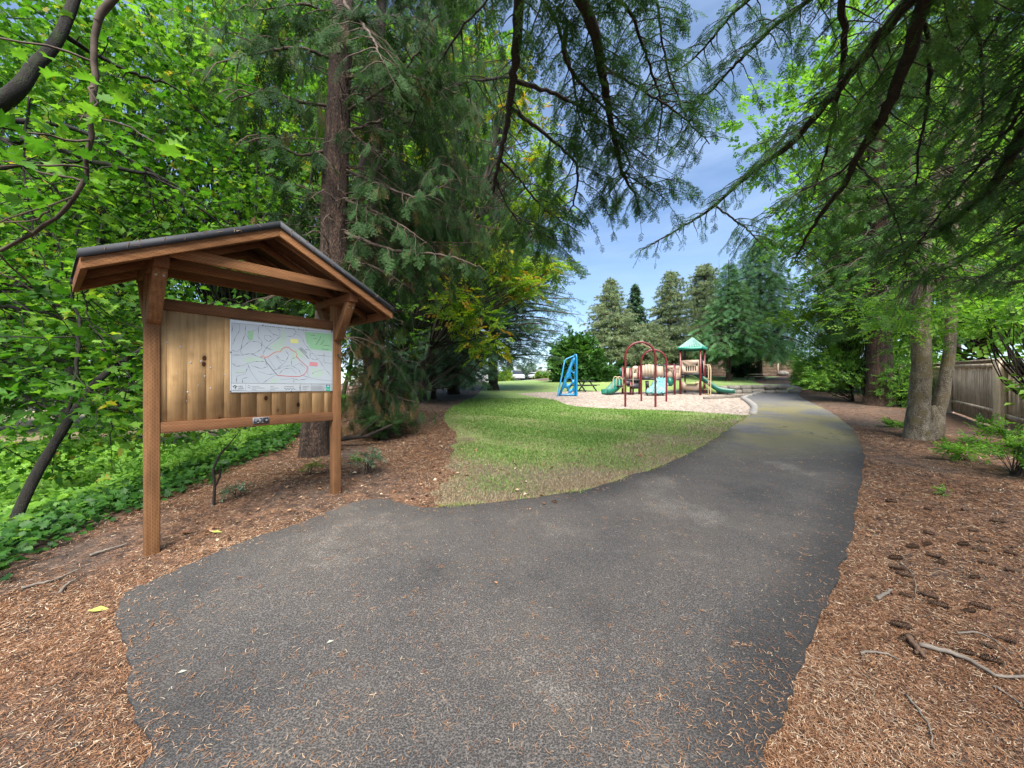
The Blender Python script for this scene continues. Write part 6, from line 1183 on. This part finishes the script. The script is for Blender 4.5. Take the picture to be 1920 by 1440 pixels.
# straying needles on the asphalt
Q = polar(56000, 1.0, 9, 1.0, 1.0); m = inpoly(Q, path_poly); Q = Q[m]; bd = np.vstack([PLs, PRs]); db = np.sqrt(((Q[:, None] - bd[None, ::2]) ** 2).sum(-1)).min(1)
nn_ = np.sin(Q[:, 0] * 3.1 + Q[:, 1] * 1.1) * np.sin(Q[:, 1] * 2.7 - Q[:, 0]); keep = rng.random(len(Q)) < (.17 + .10 * nn_ + .8 * np.exp(-db / .07) + .25 * np.exp(-db / .35)); Q = Q[keep]
# little tufts of needles
tuf = Q[rng.integers(0, len(Q), 260)]; tuf = np.repeat(tuf, 7, 0) + rng.normal(size=(1820, 2)) * .013; tuf = tuf[inpoly(tuf, path_poly)]; Q = np.vstack([Q, tuf])
struct(litter('fallen_needles', Q, .014, .036, .0027, 'needle_litter', .024, np.clip(rng.normal(.6, .22, len(Q)), 0, 1), tilt=.10), 'stuff', 'dry tan needles scattered over the dark asphalt path', 'needles')
# loose pale wood chips
Q = polar(14000, 1.2, 13, 1.0); m = ~inpoly(Q, path_poly) & ~inpoly(Q, lawn_poly) & ~inpoly(Q, chips_poly) & (edgeX(Q[:, 1]) < Q[:, 0]) & ((Q[:, 1] > 3.2) | (rng.random(len(Q)) < .12)); Q = Q[m]
n = len(Q); a = Acc(); tv = np.array([(-.5, -.3, 0), (-.5, .35, 0), (.5, -.4, 0), (.5, .25, 0), (-.45, -.3, .3), (-.5, .3, .3), (.5, -.3, .3), (.45, .25, .3)], float); tf = [np.array([[4, 6, 7, 5], [0, 2, 6, 4], [3, 1, 5, 7], [2, 3, 7, 6], [1, 0, 4, 5]])]
a.inst(tv, tf, np.c_[Q, hz(Q)], flatfrm(n, .2), np.c_[rng.uniform(.015, .045, n), rng.uniform(.006, .014, n), rng.uniform(.004, .012, n)], np.clip(rng.normal(.6, .3, n), 0, 1))
struct(a.build('wood_mulch', M['needle_litter']), 'stuff', 'pale chips of wood mulch lying loose on the needle litter', 'wood chips')
# small fallen leaves
Q = polar(900, 3.2, 15, .8, .8); m = ~inpoly(Q, path_poly) & ~inpoly(Q, chips_poly) & (Q[:, 0] > -3.6) & (Q[:, 0] < 3.5) & (rng.random(len(Q)) < np.clip(.9 - (Q[:, 0] + 1.5) * .25, .08, 1)); Q = Q[m]; n = len(Q); a = Acc(); ml, mf = T_maple(9, .35)
a.inst(ml, mf, np.c_[Q, hz(Q) + .02], flatfrm(n, .3), rng.uniform(.03, .075, n), np.clip(rng.normal(.62, .3, n), 0, 1)); struct(a.build('fallen_leaves', M['needle_litter']), 'stuff', 'small dry tan leaves dotted over the lawn edge and mulch', 'leaves')
# grass
Q = polar(560000, 4.0, 17, .85, 1.1); m = inpoly(Q, lawn_poly) & ~inpoly(Q, chips_poly) & ~inpoly(Q, path_poly) & ~inpoly(Q, road_poly); Q = Q[m]; db = np.sqrt(((Q[:, None] - bd[None, ::3]) ** 2).sum(-1)).min(1) if len(Q) < 60000 else np.concatenate([np.sqrt(((q[:, None] - bd[None, ::3]) ** 2).sum(-1)).min(1) for q in np.array_split(Q, 30)])
dl = np.concatenate([np.sqrt(((q[:, None] - ll[None]) ** 2).sum(-1)).min(1) for q in np.array_split(Q, 30)])
pn = .5 + .25 * np.sin(Q[:, 0] * 2.9 + 1.3 * np.sin(Q[:, 1] * 2.1)) + .25 * np.sin(Q[:, 1] * 3.7 + 2 * np.sin(Q[:, 0] * 1.3)); dry = np.clip(1.05 - db / 1.9, 0, 1) * (Q[:, 1] < 14) + .8 * np.clip(1 - dl / 1.0, 0, 1) * (Q[:, 1] < 12) + .45 * (np.sin(Q[:, 0] * 1.1 + 2 * np.sin(Q[:, 1] * .7)) * np.sin(Q[:, 1] * 1.4 + Q[:, 0] * .6) > .35) * (Q[:, 1] < 12) + .5 * np.clip((7.2 - Q[:, 1]) / 2.5, 0, 1) * np.clip(1 - np.abs(Q[:, 0] + .2) / 2.5, 0, 1)
keep = rng.random(len(Q)) < np.clip(1.1 - dry * (.35 + .9 * pn), .25, 1); Q = Q[keep]; dry = dry[keep]; pn = pn[keep]; n = len(Q); dd = np.hypot(Q[:, 0], Q[:, 1])
tv = np.array([(0, -.5, 0), (0, .5, 0), (.55, -.35, .12), (.55, .35, .12), (1, 0, .42)], float); tf = [np.array([[0, 2, 3, 1]]), np.array([[2, 4, 3]])]
an = rng.uniform(0, 6.283, n); lean = rng.uniform(.15, .75, n); D = unit(np.c_[np.cos(an) * lean, np.sin(an) * lean, np.ones(n)]); U = unit(np.c_[np.cos(an), np.sin(an), -lean])
a = Acc(); ht = rng.uniform(.03, .065, n) * (1 - .35 * np.clip(dry, 0, 1)); tnt = np.where(rng.random(n) < dry * (.15 + .85 * pn), rng.uniform(.86, 1, n), np.clip(rng.normal(.4, .2, n) + .1 * pn, 0, .8)); a.inst(tv, tf, np.c_[Q, hz(Q) - .003], basis(D, U), np.c_[ht, .0045 * np.clip(dd / 3.5, 1, 3.6), ht], tnt)
struct(a.build('grass', M['grass']), 'stuff', 'short mown green grass, dry and thin beside the path', 'grass')
# tufts creeping over the asphalt edge
be_ = PLs[ip]; k_ = rng.integers(0, len(be_) - 1, 5200); tt2 = rng.random((5200, 1)); Q = be_[k_] * (1 - tt2) + be_[k_ + 1] * tt2; ph = np.sin(Q[:, 0] * 9) + np.sin(Q[:, 1] * 7 + Q[:, 0] * 3); Q = Q + rng.normal(size=Q.shape) * (.012 + .018 * (ph > .4))[:, None]; Q = Q[rng.random(len(Q)) < np.clip(.35 + .4 * ph, .08, 1)]; Q = Q[Q[:, 1] < 14]; n = len(Q); an = rng.uniform(0, 6.283, n); lean = rng.uniform(.3, 1.3, n); a = Acc(); dd = np.hypot(Q[:, 0], Q[:, 1]); ht = rng.uniform(.03, .07, n)
a.inst(np.array([(0, -.5, 0), (0, .5, 0), (.55, -.35, .12), (.55, .35, .12), (1, 0, .42)], float), [np.array([[0, 2, 3, 1]]), np.array([[2, 4, 3]])], np.c_[Q, hz(Q) + .01], basis(unit(np.c_[np.cos(an) * lean, np.sin(an) * lean, np.ones(n)]), unit(np.c_[np.cos(an), np.sin(an), -lean])), np.c_[ht, .005 * np.clip(dd / 3.5, 1, 3.6), ht], np.where(rng.random(n) < .5, rng.uniform(.86, 1, n), rng.uniform(.2, .8, n)))
struct(a.build('edge_grass', M['grass']), 'stuff', 'ragged grass tufts creeping over the asphalt edge', 'grass')
# ivy and low leaves on the bank at the left
Q = np.c_[rng.uniform(-15, -3.4, 100000), rng.uniform(1.6, 15, 100000)]; ex = edgeX(Q[:, 1]); m = (Q[:, 0] < ex - .05 - .35 * rng.random(len(Q)) + .12 * np.sin(Q[:, 1] * 3)) & ~inpoly(Q, field_poly) & (Q[:, 0] > -2.1 * Q[:, 1]); Q = Q[m]; n = len(Q)
dpt = np.clip((ex[m] - Q[:, 0]), 0, 3); a = Acc(); tv, tf = MAPLE; hh = rng.random(n) ** .7 * (.10 + .12 * dpt); Dv = unit(rnd3(n) * [1, 1, .3]); a.inst(tv, tf, np.c_[Q, hz(Q) + .02 + hh], basis(Dv, unit(np.array([.15, -.45, 1.]) + rnd3(n) * .4)), rng.uniform(.04, .085, n) * (1 + .3 * dpt), np.clip(.25 + .22 * dpt + rng.normal(size=n) * .16, 0, 1))
struct(a.build('ivy', M['ivy']), 'stuff', 'dark ivy and low leafy plants covering the bank left of the notice board', 'ivy')
# taller green undergrowth towards the field
Q = np.c_[rng.uniform(-16, -4.5, 9000), rng.uniform(5.5, 14.5, 9000)]; m = (Q[:, 0] < edgeX(Q[:, 1]) - .9) & ~inpoly(Q, field_poly) & (Q[:, 0] > -2.0 * Q[:, 1]); Q = Q[m]; n = len(Q); a = Acc(); tv, tf = LSPR[0]
a.inst(tv, tf, np.c_[Q, hz(Q) + rng.random(n) * .5], basis(unit(rnd3(n) * [1, 1, .4] + [0, 0, .25]), unit(np.array([0, -.2, 1.]) + rnd3(n) * .4)), rng.uniform(.22, .42, n), np.clip(rng.normal(.78, .2, n), 0, 1))
struct(a.build('undergrowth', M['broad']), 'stuff', 'light green weedy undergrowth below the bank at the left', 'undergrowth')

# pine cones
def cone_mesh():
    a = Acc(); L_ = .105; core = [(-L_ / 2, 0, 0), (-.02, 0, 0), (.02, 0, 0), (L_ / 2, 0, 0)]; a.tube(core, [.008, .014, .012, .004], 7, True)
    n = 62
    for i in range(n):
        t = i / n; x = -L_ / 2 + L_ * t * .98; r_ = .019 * math.sin(math.pi * (t * .86 + .12)) ** .7; th = i * 2.39996; d = np.array([.55, math.cos(th), math.sin(th)]); d = unit(d); s = unit(np.cross(d, [1, 0, 0])) * .0085; b = np.array([x, 0, 0]) + np.array([0, math.cos(th), math.sin(th)]) * .006; e = b + d * r_; up_ = unit(np.cross(d, s)) * .0018
        a.add([b - s * .4, b + s * .4, e + s, e + d * .004, e - s, e - up_ * 1.5 + s * .8, e - up_ * 1.5 - s * .8], [np.array([[0, 1, 2], [0, 2, 3], [0, 3, 4]]), np.array([[2, 5, 6, 4]])])
    return a
cpx = [(1671, 941), (1740, 954), (1811, 955), (1870, 980), (1742, 1000), (1739, 1023), (1825, 995), (1806, 1022), (1838, 1030), (1848, 1018), (1895, 1040), (1680, 1046), (1712, 1028), (1750, 1045), (1768, 1055), (1852, 1056), (1900, 1072), (1828, 1085), (1682, 1064), (1696, 1080), (1700, 1112), (1742, 1116), (1762, 1138), (1818, 1143), (1838, 1140), (1690, 1170), (1700, 1193), (1726, 1224), (1812, 1226), (1855, 1208), (1888, 1200), (1860, 1232), (1040, 943), (1020, 946), (388, 1038), (430, 1010)]
cm = None
for i, (x_, y_) in enumerate(cpx):
    if cm is None:
        o = cone_mesh().build('scales', M['cone']); cm = o.data; root = thing('pine_cone', '', 'pine cone'); o.parent = root
    else:
        root = bpy.data.objects.new('pine_cone', None); col.objects.link(root); o = bpy.data.objects.new('scales', cm); col.objects.link(o); o.parent = root
    X, Y = G(x_, y_); s = R.uniform(.6, 1.0) * (1 if i < 32 else .8); root.location = (X, Y, gz(X, Y) + .016 * s + (.022 if 32 <= i < 34 else .006)); root.rotation_euler = (R.uniform(0, 6), R.uniform(-.12, .12), R.choice([-.55, 2.6]) + R.uniform(-.9, .9)); root.scale = (s,) * 3; root.empty_display_size = .05
    lab = 'brown pine cone lying in the needle litter right of the path' if i < 32 else ('larger' if i == 32 else 'smaller') + ' of two dark pine cones on the asphalt below the lawn' if i < 34 else 'brown pine cone %s right of the near notice board post' % ('just' if i == 34 else 'a hand farther')
    tag(root, lab, 'pine cone', 'pine cones right of the path' if i < 32 else 'pine cones at the path edge below the lawn' if i < 34 else 'pine cones by the near post')
# sticks
def stick(pts, r, label, mt='stick', name='fallen_stick'):
    P_ = [np.array([*G(*p), 0]) for p in pts]
    for p in P_: p[2] = gz(p[0], p[1]) + r + .008
    c = catmull(P_, 16); loc = c[0].copy(); a = Acc(); a.tube(c - loc + rnd3(16) * .002, np.linspace(r, r * .45, 16), 7, True, bump=.1); root = thing(name, label, 'stick', loc); a.build('stem', M[mt], root, True); return root
stick([(1722, 1208), (1770, 1225), (1815, 1240), (1870, 1258), (1935, 1270)], .014, 'longest grey stick, running off the right edge of the picture')
stick([(1612, 1215), (1650, 1222), (1688, 1231)], .007, 'short dark grey stick between the long grey stick and the path edge')
stick([(1645, 1125), (1660, 1118), (1672, 1110)], .014, 'short thick piece of pale bark beside the path edge')
stick([(1685, 1055), (1708, 1075), (1718, 1100), (1714, 1122)], .005, 'thin curved grey twig among the pine cones')
stick([(1702, 1190), (1712, 1205), (1724, 1222), (1735, 1232)], .018, 'dark brown curled piece of bark at the tip of the longest stick', 'cone')
stick([(1335, 1005), (1352, 1018), (1375, 1035)], .006, 'thin tan twig lying on the asphalt near the right side of the path')
stick([(1042, 1156), (1047, 1172), (1052, 1190)], .005, 'small brown twig in the middle of the asphalt')
stick([(1700, 1300), (1740, 1345), (1750, 1390)], .005, 'thin pale twig in the bottom right corner')
stick([(1860, 1280), (1890, 1300), (1930, 1325)], .005, 'thin twig below the longest stick at the right edge')
stick([(1795, 1180), (1840, 1190), (1900, 1225)], .006, 'thin dark twig just above the longest stick')
stick([(112, 1107), (128, 1095), (142, 1086)], .012, 'pale wood sliver left of the near notice board post')
stick([(40, 1100), (100, 1085), (150, 1070)], .010, 'dark twig across the mulch at the left edge')
stick([(168, 1040), (205, 1030), (240, 1020)], .012, 'twig lying at the ivy edge left of the near post')
# single fallen leaves
def leafobj(x_, y_, s, rz, label, mt):
    X, Y = G(x_, y_); m = LEAF; a = Acc(); a.add(m[0] * [s, s, s * .6], m[1], .7); o = a.build('fallen_leaf', M[mt]); o.location = (X, Y, gz(X, Y) + .03); o.rotation_euler = (.1, .1, rz); tag(o, label, 'leaf')
for c_, nme in (((.34, .38, .08), 'leafyellow'), ((.33, .34, .28), 'leafpale'), ((.45, .22, .10), 'leafbrown')): M[nme] = plain(nme, c_, .7, .1, 8)
leafobj(163, 1152, .12, .4, 'yellow-green leaf lying in the needle litter at the left', 'leafyellow')
leafobj(612, 1212, .045, .9, 'pale leaf on the asphalt left of the middle', 'leafpale')
leafobj(332, 1258, .04, .7, 'pale scrap of leaf on the asphalt at the lower left', 'leafpale')
leafobj(395, 1002, .10, .2, 'dull yellow leaf in the mulch behind the near post', 'leafyellow')
leafobj(932, 1095, .05, 2., 'small brown leaf in the centre of the asphalt', 'leafbrown')
leafobj(992, 958, .06, 1., 'reddish brown dry leaf on the asphalt just below the lawn edge', 'leafbrown')
